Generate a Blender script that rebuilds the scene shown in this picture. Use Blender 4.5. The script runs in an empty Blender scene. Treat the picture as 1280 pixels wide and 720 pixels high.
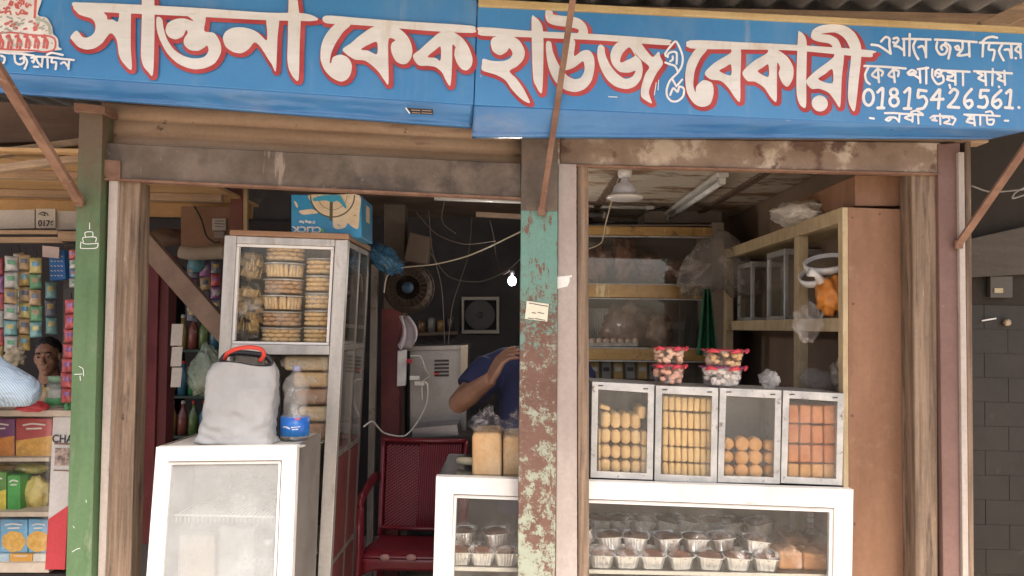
import bpy, bmesh, math, random
import numpy as np
from mathutils import Vector, Matrix, noise
R = math.radians
random.seed(7)
scene = bpy.context.scene
COL = scene.collection

# ------------------------------------------------------------------ camera, world, sun, exposure
PITCH, ROLL, FPX, EYE = R(2.8), R(1.2), 1000.0, 1.55
fw = Vector((0, math.cos(PITCH), math.sin(PITCH)))
r0 = Vector((1, 0, 0)); u0 = Vector((0, -math.sin(PITCH), math.cos(PITCH)))
cr = math.cos(ROLL) * r0 + math.sin(ROLL) * u0
cu = -math.sin(ROLL) * r0 + math.cos(ROLL) * u0
CAM = Vector((0, 0, EYE))
cd = bpy.data.cameras.new("camera"); cam = bpy.data.objects.new("camera", cd); COL.objects.link(cam)
mw = Matrix((cr, cu, -fw)).transposed().to_4x4(); mw.translation = CAM
cam.matrix_world = mw
cd.sensor_width = 36; cd.lens = 36 * FPX / 1280; cd.clip_end = 500; cd.clip_start = 0.05
scene.camera = cam
scene.view_settings.view_transform = 'Standard'; scene.view_settings.look = 'None'
scene.view_settings.gamma = 1; scene.view_settings.use_curve_mapping = False
scene.view_settings.exposure = 1.08
SUN_EL, SUN_AZ = R(57), R(24)          # azimuth: degrees to the right of straight behind the camera
w = bpy.data.worlds.new("World"); scene.world = w; w.use_nodes = True
nt = w.node_tree; bg = nt.nodes['Background']
sky = nt.nodes.new('ShaderNodeTexSky'); sky.sky_type = 'NISHITA'; sky.sun_disc = False
sky.sun_elevation = SUN_EL; sky.sun_rotation = math.pi - SUN_AZ
sky.air_density = 0.7; sky.dust_density = 5.0; sky.ozone_density = 0.5
nt.links.new(sky.outputs[0], bg.inputs[0]); bg.inputs[1].default_value = 0.15
sl = bpy.data.lights.new("sun", 'SUN'); so = bpy.data.objects.new("sun", sl); COL.objects.link(so)
sl.energy = 2.8; sl.angle = R(14); sl.color = (1.0, 0.95, 0.88)
sd = Vector((math.sin(SUN_AZ) * math.cos(SUN_EL), -math.cos(SUN_AZ) * math.cos(SUN_EL), math.sin(SUN_EL)))
so.rotation_euler = sd.to_track_quat('Z', 'Y').to_euler()
so.location = (2, -6, 9)
scene.cycles.max_bounces = 10; scene.cycles.transparent_max_bounces = 24
scene.cycles.use_denoising = True
scene.cycles.sample_clamp_indirect = 6

def W(px, py, Y):
    d = fw + cr * ((px - 640) / FPX) - cu * ((py - 360) / FPX)
    return CAM + d * (Y / d.y)

# ------------------------------------------------------------------ materials
MATS = {}
def _rgb(c): return (c[0], c[1], c[2], 1)
class NT:
    def __init__(s, name):
        s.m = bpy.data.materials.new(name); s.m.use_nodes = True
        s.t = s.m.node_tree; s.b = s.t.nodes['Principled BSDF']; s.out = s.t.nodes['Material Output']
        s.co = s.t.nodes.new('ShaderNodeTexCoord'); s.oi = s.t.nodes.new('ShaderNodeObjectInfo')
        s.mul = s.math('MULTIPLY', s.oi.outputs['Random'], 37.0)
    def n(s, k): return s.t.nodes.new(k)
    def l(s, a, b): s.t.links.new(a, b)
    def math(s, op, a, b=None, clamp=False):
        x = s.n('ShaderNodeMath'); x.operation = op; x.use_clamp = clamp
        for i, v in enumerate((a, b)):
            if v is None: continue
            if isinstance(v, (int, float)): x.inputs[i].default_value = v
            else: s.l(v, x.inputs[i])
        return x.outputs[0]
    def noise(s, scale, st=(1, 1, 1), detail=6, rough=.6, dist=0.0):
        mp = s.n('ShaderNodeMapping'); mp.inputs['Scale'].default_value = st
        s.l(s.co.outputs['Object'], mp.inputs[0])
        x = s.n('ShaderNodeTexNoise'); x.noise_dimensions = '4D'
        x.inputs['Scale'].default_value = scale; x.inputs['Detail'].default_value = detail
        x.inputs['Roughness'].default_value = rough; x.inputs['Distortion'].default_value = dist
        s.l(mp.outputs[0], x.inputs['Vector']); s.l(s.mul, x.inputs['W'])
        return x.outputs['Fac']
    def ramp(s, f, lo, hi):
        x = s.n('ShaderNodeMapRange'); x.interpolation_type = 'SMOOTHSTEP'
        x.inputs[1].default_value = lo; x.inputs[2].default_value = hi
        s.l(f, x.inputs[0]); return x.outputs[0]
    def mix(s, f, a, b):
        x = s.n('ShaderNodeMix'); x.data_type = 'RGBA'
        if isinstance(f, (int, float)): x.inputs[0].default_value = f
        else: s.l(f, x.inputs[0])
        for i, v in ((6, a), (7, b)):
            if isinstance(v, tuple): x.inputs[i].default_value = _rgb(v)
            else: s.l(v, x.inputs[i])
        return x.outputs[2]
    def axis(s, i, a, b, o0, o1):
        x = s.n('ShaderNodeSeparateXYZ'); s.l(s.co.outputs['Object'], x.inputs[0])
        y = s.n('ShaderNodeMapRange'); y.inputs[1].default_value = a; y.inputs[2].default_value = b
        y.inputs[3].default_value = o0; y.inputs[4].default_value = o1
        s.l(x.outputs[i], y.inputs[0]); return y.outputs[0]

def mat(name, base, rough=.6, metal=0.0, layers=(), bump=0.0, bscale=60, bst=(1, 1, 1), spec=.4, coat=0.0, sss=0.0, grain=.09):
    """base: colour or (c1, c2, scale, stretch); layers: dicts c,s,lo,hi,st,z=(z0,z1,a0,a1),r"""
    if name in MATS: return MATS[name]
    k = NT(name); b = k.b
    if isinstance(base[0], tuple):
        c = k.mix(k.ramp(k.noise(base[2], base[3] if len(base) > 3 else (1, 1, 1)), .3, .7), base[0], base[1])
    else:
        c = k.mix(k.ramp(k.noise(5), .25, .75), tuple(x * .88 for x in base), tuple(min(1, x * 1.1) for x in base))
    rv = None; hgt = None
    for L in layers:
        f = k.noise(L['s'], L.get('st', (1, 1, 1)), 8, L.get('ro', .65), L.get('di', 0.0))
        if 'z' in L: f = k.math('ADD', f, k.axis(L.get('ax', 2), *L['z']))
        f = k.ramp(f, L['lo'], L['hi'])
        c = k.mix(f, c, L['c'])
        if 'r' in L:
            x = k.n('ShaderNodeMix'); k.l(f, x.inputs[0])
            if rv is None: x.inputs[2].default_value = rough
            else: k.l(rv, x.inputs[2])
            x.inputs[3].default_value = L['r']; rv = x.outputs[0]
        if L.get('h'):
            g = k.math('MULTIPLY', f, L['h']); hgt = g if hgt is None else k.math('ADD', hgt, g)
    if grain:
        gv = k.ramp(k.noise(60, (1, 1, 1), 8, .75), .3, .7)
        gm = k.n('ShaderNodeMapRange'); gm.inputs[3].default_value = 1 - grain; gm.inputs[4].default_value = 1 + grain * .7
        k.l(gv, gm.inputs[0])
        vm = k.n('ShaderNodeVectorMath'); vm.operation = 'SCALE'; k.l(c, vm.inputs[0]); k.l(gm.outputs[0], vm.inputs['Scale']); c = vm.outputs[0]
    k.l(c, b.inputs['Base Color'])
    b.inputs['Metallic'].default_value = metal
    b.inputs['Specular IOR Level'].default_value = spec
    b.inputs['Coat Weight'].default_value = coat; b.inputs['Coat Roughness'].default_value = .12
    if sss:
        b.inputs['Subsurface Weight'].default_value = sss; b.inputs['Subsurface Radius'].default_value = (.02, .008, .004)
    if rv is None:
        x = k.n('ShaderNodeMapRange'); x.inputs[3].default_value = max(.02, rough - .1); x.inputs[4].default_value = min(1, rough + .12)
        k.l(k.noise(14), x.inputs[0]); rv = x.outputs[0]
    k.l(rv, b.inputs['Roughness'])
    if bump or hgt is not None:
        f = k.math('MULTIPLY', k.noise(bscale, bst), 1.0)
        if hgt is not None: f = k.math('ADD', f, hgt)
        bp = k.n('ShaderNodeBump'); bp.inputs['Strength'].default_value = min(1, bump or .3); bp.inputs['Distance'].default_value = .004
        k.l(f, bp.inputs['Height']); k.l(bp.outputs[0], b.inputs['Normal'])
    MATS[name] = k.m
    return k.m

def glass(name, tint=(.98, .98, .97), haze=.0, hcol=(.8, .8, .78), f0=.05, dirt=.0, rough=.02):
    """thin clear sheet: passes light straight through, mirrors a little, carries some dust and any painted haze"""
    if name in MATS: return MATS[name]
    k = NT(name); t = k.t
    tr = k.n('ShaderNodeBsdfTransparent'); tr.inputs[0].default_value = _rgb(tint)
    gl = k.n('ShaderNodeBsdfGlossy'); gl.inputs['Roughness'].default_value = rough
    lw = k.n('ShaderNodeLayerWeight'); lw.inputs[0].default_value = .5
    m1 = k.n('ShaderNodeMixShader')
    f = k.math('ADD', k.math('MULTIPLY', k.math('POWER', lw.outputs['Facing'], 5.0), .9), f0 * .7, True)
    k.l(f, m1.inputs[0]); k.l(tr.outputs[0], m1.inputs[1]); k.l(gl.outputs[0], m1.inputs[2])
    df = k.n('ShaderNodeBsdfDiffuse'); df.inputs[0].default_value = _rgb(hcol)
    m2 = k.n('ShaderNodeMixShader')
    g = k.math('ADD', k.math('MULTIPLY', k.ramp(k.noise(6, (1, 1, 1), 8, .7), .42, .8), dirt), haze, True)
    k.l(g, m2.inputs[0]); k.l(m1.outputs[0], m2.inputs[1]); k.l(df.outputs[0], m2.inputs[2])
    k.l(m2.outputs[0], k.out.inputs[0])
    MATS[name] = k.m; return k.m

def film(name, col=(.85, .85, .85), op=.25, wr=18, rough=.12):
    """crinkled clear plastic"""
    if name in MATS: return MATS[name]
    k = NT(name)
    tr = k.n('ShaderNodeBsdfTransparent'); b = k.b
    b.inputs['Base Color'].default_value = _rgb(col); b.inputs['Roughness'].default_value = rough
    f = k.ramp(k.noise(wr, (1, 1, 1), 4, .6, 1.5), .45, .75)
    g = k.math('ADD', k.math('MULTIPLY', f, .55), op - .1, True)
    bp = k.n('ShaderNodeBump'); bp.inputs['Strength'].default_value = .6; bp.inputs['Distance'].default_value = .006
    k.l(k.noise(wr * 1.3, (1, 1, 1), 3, .5, 1.0), bp.inputs['Height']); k.l(bp.outputs[0], b.inputs['Normal'])
    mx = k.n('ShaderNodeMixShader'); k.l(g, mx.inputs[0]); k.l(tr.outputs[0], mx.inputs[1]); k.l(b.outputs[0], mx.inputs[2])
    k.l(mx.outputs[0], k.out.inputs[0]); MATS[name] = k.m; return k.m

def emit(name, col, st):
    if name in MATS: return MATS[name]
    k = NT(name); k.b.inputs['Base Color'].default_value = _rgb(col)
    k.b.inputs['Emission Color'].default_value = _rgb(col); k.b.inputs['Emission Strength'].default_value = st
    MATS[name] = k.m; return k.m

# ------------------------------------------------------------------ mesh builder
class MB:
    def __init__(s): s.v = []; s.f = []; s.sm = []
    def add(s, vs, fs, smooth=False):
        b = len(s.v); s.v += [Vector(p) for p in vs]
        for f in fs: s.f.append([b + i for i in f]); s.sm.append(smooth)
        return s
    def box(s, x0, x1, y0, y1, z0, z1):
        return s.prism([(x0, y0, z0), (x1, y0, z0), (x1, y0, z1), (x0, y0, z1)], (0, y1 - y0, 0))
    def prism(s, pts, off):
        n = len(pts); off = Vector(off); p = [Vector(q) for q in pts]
        fs = [list(range(n)), list(range(2 * n - 1, n - 1, -1))] + [[i, n + i, n + (i + 1) % n, (i + 1) % n] for i in range(n)]
        return s.add(p + [q + off for q in p], fs)
    def px(s, quad, Y, depth): return s.prism([W(a, b, Y) for a, b in quad], (0, depth, 0))
    def rect(s, x0, y0, x1, y1, Y, depth, sl=0.0):
        return s.px([(x0, y0), (x1, y0 + sl * (x1 - x0)), (x1, y1 + sl * (x1 - x0)), (x0, y1)], Y, depth)
    def frame(s, o, i, Y, depth):
        for k in range(4):
            j = (k + 1) % 4; s.px([o[k], o[j], i[j], i[k]], Y, depth)
        return s
    def bar(s, p, q, w_, h, up=(0, 0, 1)):
        p = Vector(p); q = Vector(q); d = (q - p).normalized(); up = Vector(up)
        a = d.cross(up)
        if a.length < 1e-4: a = d.cross(Vector((1, 0, 0)))
        a.normalize(); b = a.cross(d)
        c = [p + a * (w_ / 2 * i) + b * (h / 2 * j) for i, j in ((-1, -1), (1, -1), (1, 1), (-1, 1))]
        return s.prism(c, q - p)
    def tube(s, pts, r, n=8, cap=True):
        pts = [Vector(p) for p in pts]; m = len(pts)
        rs = r if isinstance(r, (list, tuple)) else [r] * m
        vs = []; ref = None
        for i, p in enumerate(pts):
            d = (pts[min(i + 1, m - 1)] - pts[max(i - 1, 0)]).normalized()
            if ref is None: ref = Vector((0, 0, 1)) if abs(d.z) < .9 else Vector((1, 0, 0))
            a = d.cross(ref).normalized(); b = a.cross(d); ref = b
            rr = rs[i] if isinstance(rs[i], tuple) else (rs[i], rs[i])
            for k in range(n):
                t = 2 * math.pi * k / n
                vs.append(p + a * (rr[0] * math.cos(t)) + b * (rr[1] * math.sin(t)))
        fs = [[i * n + k, i * n + (k + 1) % n, (i + 1) * n + (k + 1) % n, (i + 1) * n + k] for i in range(m - 1) for k in range(n)]
        if cap: fs += [list(range(n))[::-1], [(m - 1) * n + k for k in range(n)]]
        return s.add(vs, fs, True)
    def lathe(s, c, prof, n=20, axis=(0, 0, 1), wob=0.0, sx=1.0, sy=1.0):
        c = Vector(c); ax = Vector(axis).normalized(); a = ax.orthogonal().normalized()
        if abs(ax.z) > .99 or abs(ax.y) > .99: a = Vector((1, 0, 0))
        b = ax.cross(a); vs = []
        for r, z in prof:
            for k in range(n):
                t = 2 * math.pi * k / n
                q = r * (1 + wob * math.cos(n / 2 * t))
                vs.append(c + a * (q * math.cos(t) * sx) + b * (q * math.sin(t) * sy) + ax * z)
        m = len(prof)
        fs = [[i * n + k, i * n + (k + 1) % n, (i + 1) * n + (k + 1) % n, (i + 1) * n + k] for i in range(m - 1) for k in range(n)]
        if prof[0][0] > 1e-5: fs.append(list(range(n))[::-1])
        if prof[-1][0] > 1e-5: fs.append([(m - 1) * n + k for k in range(n)])
        return s.add(vs, fs, True)
    def blob(s, c, r, amp=0.0, fr=6.0, n=20, m=12, seed=0.0, fn=None):
        c = Vector(c); vs = []
        for i in range(m + 1):
            ph = math.pi * i / m
            for k in range(n):
                t = 2 * math.pi * k / n
                d = Vector((math.sin(ph) * math.cos(t), math.sin(ph) * math.sin(t), math.cos(ph)))
                q = 1 + amp * noise.fractal(d * fr * .3 + Vector((seed, seed * 1.7, 3)), 1.0, 2.0, 4)
                p = Vector((d.x * r[0] * q, d.y * r[1] * q, d.z * r[2] * q))
                if fn: p = fn(p, d)
                vs.append(c + p)
        fs = [[i * n + k, (i + 1) * n + k, (i + 1) * n + (k + 1) % n, i * n + (k + 1) % n] for i in range(m) for k in range(n)]
        return s.add(vs, fs, True)
    def grid(s, fn, nu, nv, smooth=True):
        vs = [fn(i / nu, j / nv) for j in range(nv + 1) for i in range(nu + 1)]
        fs = [[j * (nu + 1) + i, j * (nu + 1) + i + 1, (j + 1) * (nu + 1) + i + 1, (j + 1) * (nu + 1) + i] for j in range(nv) for i in range(nu)]
        return s.add(vs, fs, smooth)
    def build(s, name, m, parent=None, bevel=0.0, loc=None, solid=0.0, sub=0, remesh=0.0, seg=2):
        L = Vector(parent['_L']) if parent is not None else Vector(loc if loc is not None else (0, 0, 0))
        me = bpy.data.meshes.new(name)
        me.from_pydata([tuple(p - L) for p in s.v], [], s.f)
        bm = bmesh.new(); bm.from_mesh(me)
        bmesh.ops.remove_doubles(bm, verts=bm.verts, dist=1e-5)
        bmesh.ops.recalc_face_normals(bm, faces=bm.faces); bm.to_mesh(me); bm.free()
        if any(s.sm):
            if len(me.polygons) == len(s.sm): me.polygons.foreach_set('use_smooth', s.sm)
            else: me.polygons.foreach_set('use_smooth', [True] * len(me.polygons))
        me.materials.append(m)
        o = bpy.data.objects.new(name, me); COL.objects.link(o)
        o['_L'] = tuple(L)
        if parent is not None: o.parent = parent
        else: o.location = L
        if solid:
            x = o.modifiers.new('s', 'SOLIDIFY'); x.thickness = solid; x.offset = 0
        if remesh:
            x = o.modifiers.new('r', 'REMESH'); x.mode = 'VOXEL'; x.voxel_size = remesh; x.use_smooth_shade = True
            y = o.modifiers.new('m', 'SMOOTH'); y.iterations = 3; y.factor = .5
        if bevel:
            x = o.modifiers.new('b', 'BEVEL'); x.width = bevel; x.segments = seg; x.limit_method = 'ANGLE'; x.angle_limit = R(40)
        if sub:
            x = o.modifiers.new('u', 'SUBSURF'); x.levels = sub; x.render_levels = sub
        return o

def tag(o, label, cat, group=None, kind='thing'):
    o['label'] = label; o['category'] = cat; o['kind'] = kind
    if group: o['group'] = group
    return o
def thing(name, label, cat, loc, group=None):
    o = bpy.data.objects.new(name, None); COL.objects.link(o); o.location = loc; o['_L'] = tuple(loc)
    o.empty_display_size = .05
    return tag(o, label, cat, group)
def struct(o): o['kind'] = 'structure'; return o
def text(body, p, size, m, parent, name='lettering', flip=False, bold=0.0, sx=1.0, rz=0.0):
    c = bpy.data.curves.new(name, 'FONT'); c.body = body; c.size = size; c.align_x = 'CENTER'; c.align_y = 'CENTER'; c.offset = bold
    tmp = bpy.data.objects.new('tmp', c); COL.objects.link(tmp); bpy.context.view_layer.update()
    me = bpy.data.meshes.new_from_object(tmp.evaluated_get(bpy.context.evaluated_depsgraph_get()))
    bpy.data.objects.remove(tmp); bpy.data.curves.remove(c); me.name = name; me.materials.clear(); me.materials.append(m)
    o = bpy.data.objects.new(name, me); COL.objects.link(o)
    o.parent = parent; o.location = Vector(p) - Vector(parent['_L']); o.rotation_euler = (R(90), math.pi if flip else 0, rz); o.scale = (sx, 1, 1)
    return o
def clone(root, loc, label=None, group=None):
    """copy of a thing with its parts and sub-parts"""
    def cp(o, par):
        c = o.copy(); COL.objects.link(c)
        if par is not None: c.parent = par
        for ch in kids.get(o.name, ()): cp(ch, c)
        return c
    kids = {}
    def walk(o):
        kids[o.name] = list(o.children)
        for ch in o.children: walk(ch)
    walk(root)
    r = cp(root, None); r.location = loc; r['_L'] = tuple(loc)
    if label: r['label'] = label
    if group: r['group'] = group
    return r

# ------------------------------------------------------------------ painted lettering (strokes and outlines -> one flat mesh)
def crom(pts, closed, k=4):
    n = len(pts); out = []
    P = [np.array(p, float) for p in pts]
    rng = range(n) if closed else range(n - 1)
    for i in rng:
        p0 = P[(i - 1) % n] if closed or i else P[0]
        p1 = P[i]; p2 = P[(i + 1) % n]
        p3 = P[(i + 2) % n] if closed or i + 2 < n else P[-1]
        for j in range(k):
            t = j / k
            out.append(p1 + .42 * t * (p2 - p0) + t * t * (3 * (p2 - p1) - .42 * (2 * (p2 - p0) + (p3 - p1))) + t ** 3 * (2 * (p1 - p2) + .42 * ((p2 - p0) + (p3 - p1))))
    if not closed: out.append(P[-1])
    return out
def seg_d(X, Y, a, b):
    dx, dy = b[0] - a[0], b[1] - a[1]; L = dx * dx + dy * dy + 1e-9
    t = np.clip(((X - a[0]) * dx + (Y - a[1]) * dy) / L, 0, 1)
    return np.hypot(X - a[0] - t * dx, Y - a[1] - t * dy), t
def field(shapes, h, grow=0.0, shift=(0, 0), box=None):
    x0, y0, x1, y1 = box
    nx = int((x1 - x0) / h) + 1; ny = int((y1 - y0) / h) + 1
    F = np.full((ny, nx), -9.0)
    for kind, pts, holes in shapes:
        q = np.array([p[:2] for p in pts]); pad = max([p[2] for p in pts]) if kind == 's' else 3
        pad += grow + 2
        a0 = max(0, int((q[:, 0].min() + shift[0] - pad - x0) / h)); a1 = min(nx, int((q[:, 0].max() + shift[0] + pad - x0) / h) + 2)
        b0 = max(0, int((q[:, 1].min() + shift[1] - pad - y0) / h)); b1 = min(ny, int((q[:, 1].max() + shift[1] + pad - y0) / h) + 2)
        if a1 <= a0 or b1 <= b0: continue
        X, Y = np.meshgrid(x0 + np.arange(a0, a1) * h - shift[0], y0 + np.arange(b0, b1) * h - shift[1])
        if kind == 's':
            G = np.full(X.shape, -9.0)
            c = crom(pts, False) if len(pts) > 2 else [np.array(p, float) for p in pts]
            if len(c) == 1: c = [c[0], c[0]]
            for a, b in zip(c[:-1], c[1:]):
                d, t = seg_d(X, Y, a, b); G = np.maximum(G, (a[2] + (b[2] - a[2]) * t) / 2 - d)
        else:
            def sd(poly):
                c = crom(poly, True); ins = np.zeros(X.shape, bool); D = np.full(X.shape, 99.0)
                for a, b in zip(c, c[1:] + c[:1]):
                    D = np.minimum(D, seg_d(X, Y, a, b)[0])
                    cond = ((a[1] > Y) != (b[1] > Y)) & (X < (b[0] - a[0]) * (Y - a[1]) / (b[1] - a[1] + 1e-12) + a[0])
                    ins ^= cond
                return np.where(ins, D, -D)
            G = sd(pts)
            for hh in holes: G = np.minimum(G, -sd(hh))
        F[b0:b1, a0:a1] = np.maximum(F[b0:b1, a0:a1], G + grow)
    return F
def field_mesh(F, h, box, fn):
    """marching squares; fn maps a picture point to the painted surface"""
    x0, y0 = box[:2]; ny, nx = F.shape; m = MB(); ix = {}
    def vid(x, y):
        k = (round(x, 3), round(y, 3))
        if k not in ix: ix[k] = len(m.v); m.v.append(fn(x0 + x * h, y0 + y * h))
        return ix[k]
    In = F > 0
    full = In[:-1, :-1] & In[1:, :-1] & In[:-1, 1:] & In[1:, 1:]
    anyi = In[:-1, :-1] | In[1:, :-1] | In[:-1, 1:] | In[1:, 1:]
    for j in range(ny - 1):
        i = 0; row = np.nonzero(anyi[j])[0]; done = -1
        for i in row:
            if i <= done: continue
            if full[j, i]:
                e = i
                while e + 1 < nx - 1 and full[j, e + 1]: e += 1
                m.f.append([vid(i, j), vid(e + 1, j), vid(e + 1, j + 1), vid(i, j + 1)]); m.sm.append(False); done = e; continue
            c = [(i, j), (i + 1, j), (i + 1, j + 1), (i, j + 1)]; f = [F[b, a] for a, b in c]; poly = []
            for k in range(4):
                a, b = c[k], c[(k + 1) % 4]; fa, fb = f[k], f[(k + 1) % 4]
                if fa > 0: poly.append(vid(*a))
                if (fa > 0) != (fb > 0):
                    t = fa / (fa - fb); poly.append(vid(a[0] + (b[0] - a[0]) * t, a[1] + (b[1] - a[1]) * t))
            p2 = []
            for v in poly:
                if v not in p2: p2.append(v)
            if len(p2) > 2: m.f.append(p2); m.sm.append(False)
    return m
def paint(shapes, name, m, parent, Y, h=.5, grow=0.0, shifts=((0, 0),)):
    xs = [p[0] for s in shapes for p in s[1]]; ys = [p[1] for s in shapes for p in s[1]]
    box = (min(xs) - 14, min(ys) - 14, max(xs) + 16, max(ys) + 16)
    F = None
    for sh in shifts:
        G = field(shapes, h, grow, sh, box); F = G if F is None else np.maximum(F, G)
    fn = Y if callable(Y) else (lambda a, b: W(a, b, Y))
    return field_mesh(F, h, box, fn).build(name, m, parent)
# ------------------------------------------------------------------ colours used again and again
WHITE = mat('white_frame_paint', (.66, .635, .60), .4, layers=[dict(c=(.42, .37, .30), s=7, lo=.58, hi=.8), dict(c=(.30, .24, .18), s=34, lo=.66, hi=.78), dict(c=(.36, .30, .24), s=10, lo=.62, hi=.7, st=(.3, 1, 4))], grain=.03)
ALU = mat('dull_aluminium', ((.36, .34, .31), (.52, .49, .45), 5, (3, 3, .6)), .42, .45, layers=[dict(c=(.26, .19, .13), s=6, lo=.55, hi=.7, st=(2, 2, .5)), dict(c=(.14, .11, .09), s=16, lo=.6, hi=.8, r=.8)], bump=.1)
GALV = mat('galvanised_tin', ((.36, .36, .35), (.56, .55, .52), 9), .45, .5, layers=[dict(c=(.20, .16, .13), s=30, lo=.56, hi=.68, r=.85), dict(c=(.22, .14, .09), s=14, lo=.62, hi=.74, r=.9), dict(c=(.75, .73, .7), s=12, lo=.62, hi=.75)], bump=.25)
WOOD = mat('weathered_wood', ((.115, .075, .048), (.29, .205, .14), 4, (13, 13, .5)), .75, layers=[dict(c=(.085, .06, .045), s=5, lo=.52, hi=.66, st=(7, 7, .6)), dict(c=(.44, .36, .28), s=12, lo=.62, hi=.74, st=(4, 4, .6)), dict(c=(.06, .04, .03), s=22, lo=.66, hi=.7, st=(1, 1, .5)), dict(c=(.30, .17, .09), s=3, lo=.6, hi=.72, st=(2, 2, .7))], bump=.5, bscale=14, bst=(9, 9, .5))
WOODX = mat('rough_sawn_rail', ((.26, .18, .12), (.42, .29, .18), 6, (.7, 9, 9)), .75, layers=[dict(c=(.12, .085, .06), s=5, lo=.56, hi=.75, st=(.6, 7, 7))], bump=.5, bscale=14, bst=(.5, 9, 9))
PALEW = mat('pale_rack_wood', ((.40, .30, .17), (.52, .41, .25), 5, (5, 5, 2)), .7, layers=[dict(c=(.22, .16, .10), s=9, lo=.6, hi=.8)], bump=.3, bscale=30)
BEAM = mat('sooty_steel_beam', ((.10, .075, .055), (.19, .145, .11), 5, (1, 1, 1)), .7, .15, layers=[dict(c=(.065, .05, .04), s=2.6, lo=.48, hi=.62), dict(c=(.36, .29, .22), s=34, lo=.62, hi=.74), dict(c=(.24, .115, .065), s=6, lo=.6, hi=.72), dict(c=(.28, .22, .17), s=7, lo=.6, hi=.66, st=(2, 1, .3))], bump=.5, bscale=50)
BEAMR = mat('dusty_rusted_beam', ((.20, .135, .095), (.34, .25, .185), 5, (1, 1, 1)), .75, .1, layers=[dict(c=(.50, .41, .32), s=5, lo=.52, hi=.6), dict(c=(.13, .075, .055), s=6, lo=.54, hi=.62), dict(c=(.24, .12, .07), s=3, lo=.56, hi=.7), dict(c=(.6, .55, .5), s=45, lo=.68, hi=.78)], bump=.6, bscale=45)
RUST = mat('rust', ((.15, .075, .05), (.25, .145, .095), 12), .8, layers=[dict(c=(.38, .26, .18), s=28, lo=.58, hi=.75)], bump=.5)
DARKM = mat('dark_steel', (.05, .045, .045), .5, .5)
BLACK = mat('black_plastic', (.02, .02, .022), .4)
GLASS = glass('clear_glass', dirt=.06, haze=.0, hcol=(.6, .55, .48))
GLASSD = glass('dusty_glass', dirt=.10, haze=.015, hcol=(.5, .46, .4), f0=.08)
FILM = film('clear_film')
INK = mat('black_ink', (.03, .03, .035), .6)
PAPER = mat('white_paper', (.72, .70, .66), .8)
CREAMPAINT = mat('cream_sign_paint', ((.64, .625, .59), (.74, .735, .715), 3, (1, 1, 6)), .5, layers=[dict(c=(.56, .50, .41), s=6, lo=.52, hi=.78, st=(3, 1, .7)), dict(c=(.62, .60, .56), s=14, lo=.55, hi=.7, st=(1, 1, 6)), dict(c=(.45, .38, .30), s=40, lo=.70, hi=.76)], grain=.03)
REDPAINT = mat('red_sign_paint', ((.34, .035, .04), (.48, .075, .075), 6), .55, layers=[dict(c=(.25, .07, .07), s=9, lo=.6, hi=.75)], grain=.03)
BLUE = mat('blue_banner', ((.04, .20, .45), (.06, .245, .51), 2.0), .38, layers=[dict(c=(.15, .28, .46), s=1.4, lo=.50, hi=.8, st=(2.2, 1, .6)), dict(c=(.24, .33, .45), s=3.5, lo=.56, hi=.8, st=(5, 1, .5)), dict(c=(.40, .45, .50), s=60, lo=.72, hi=.78), dict(c=(.03, .12, .30), s=2.2, lo=.60, hi=.75)], bump=.14, bscale=5, bst=(2, 1, .5), coat=.1, grain=.03)
BLUEF = mat('blue_banner_flap', ((.028, .14, .36), (.05, .19, .42), 2.0), .3, layers=[dict(c=(.18, .24, .36), s=3, lo=.52, hi=.8, st=(.6, 1, 2)), dict(c=(.6, .66, .75), s=26, lo=.68, hi=.78, st=(.25, 1, 1.5))], bump=.3, bscale=8, bst=(.4, 1, 2), coat=.3, grain=.03)  # pale streaks paint the highlights; darker blue paints the folded flap's shade

# ------------------------------------------------------------------ ground
g = MB().box(-30, 30, -30, 6.3, -.2, 0).build('ground', mat('packed_dusty_concrete', ((.50, .425, .34), (.60, .52, .43), 1.4), .9, layers=[dict(c=(.30, .23, .17), s=3, lo=.55, hi=.75)], bump=.5)); struct(g)

# ------------------------------------------------------------------ shop shell: walls, ceilings, roof
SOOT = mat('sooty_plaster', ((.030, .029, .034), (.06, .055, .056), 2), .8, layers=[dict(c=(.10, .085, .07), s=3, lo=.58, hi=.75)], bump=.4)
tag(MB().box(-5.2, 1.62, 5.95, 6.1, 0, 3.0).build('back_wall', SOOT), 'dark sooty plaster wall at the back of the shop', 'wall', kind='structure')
tag(MB().box(1.53, 1.62, 3.06, 5.94, 0, 2.6).build('side_wall', mat('brown_board_wall', ((.19, .13, .09), (.27, .19, .135), 2), .8)), 'brown board wall behind the tall wooden rack', 'wall', kind='structure')
CEIL = mat('stained_ceiling', ((.58, .49, .37), (.68, .60, .49), 3), .85, layers=[dict(c=(.30, .17, .09), s=2.6, lo=.50, hi=.62, st=(1, 2.2, 1)), dict(c=(.14, .085, .055), s=6, lo=.57, hi=.66, st=(1, 2.5, 1)), dict(c=(.6, .56, .5), s=5, lo=.62, hi=.8)], bump=.4)
c = thing('ceiling', 'stained peeling board ceiling over the biscuit counter', 'ceiling', (.8, 4.5, 2.35)); c['kind'] = 'structure'
MB().box(.10, 1.52, 3.1, 5.94, 2.35, 2.40).build('board', CEIL, c)
for xx in (.54, 1.25): MB().box(xx - .022, xx + .022, 3.1, 5.9, 2.335, 2.349).build('batten', WOOD, c)
for yy in (3.9, 5.0): MB().box(.11, 1.51, yy - .012, yy + .012, 2.343, 2.3495).build('joint_strip', WOOD, c)
tag(MB().box(-1.42, .095, 3.15, 5.94, 2.36, 2.41).build('ceiling_board', mat('shaded_board_ceiling', ((.09, .06, .045), (.17, .115, .08), 3), .85, bump=.4)), 'board ceiling above the red chair, coloured dark brown for shade', 'ceiling', kind='structure')  # darker than the right bay's ceiling: the shade is in its colour
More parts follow.
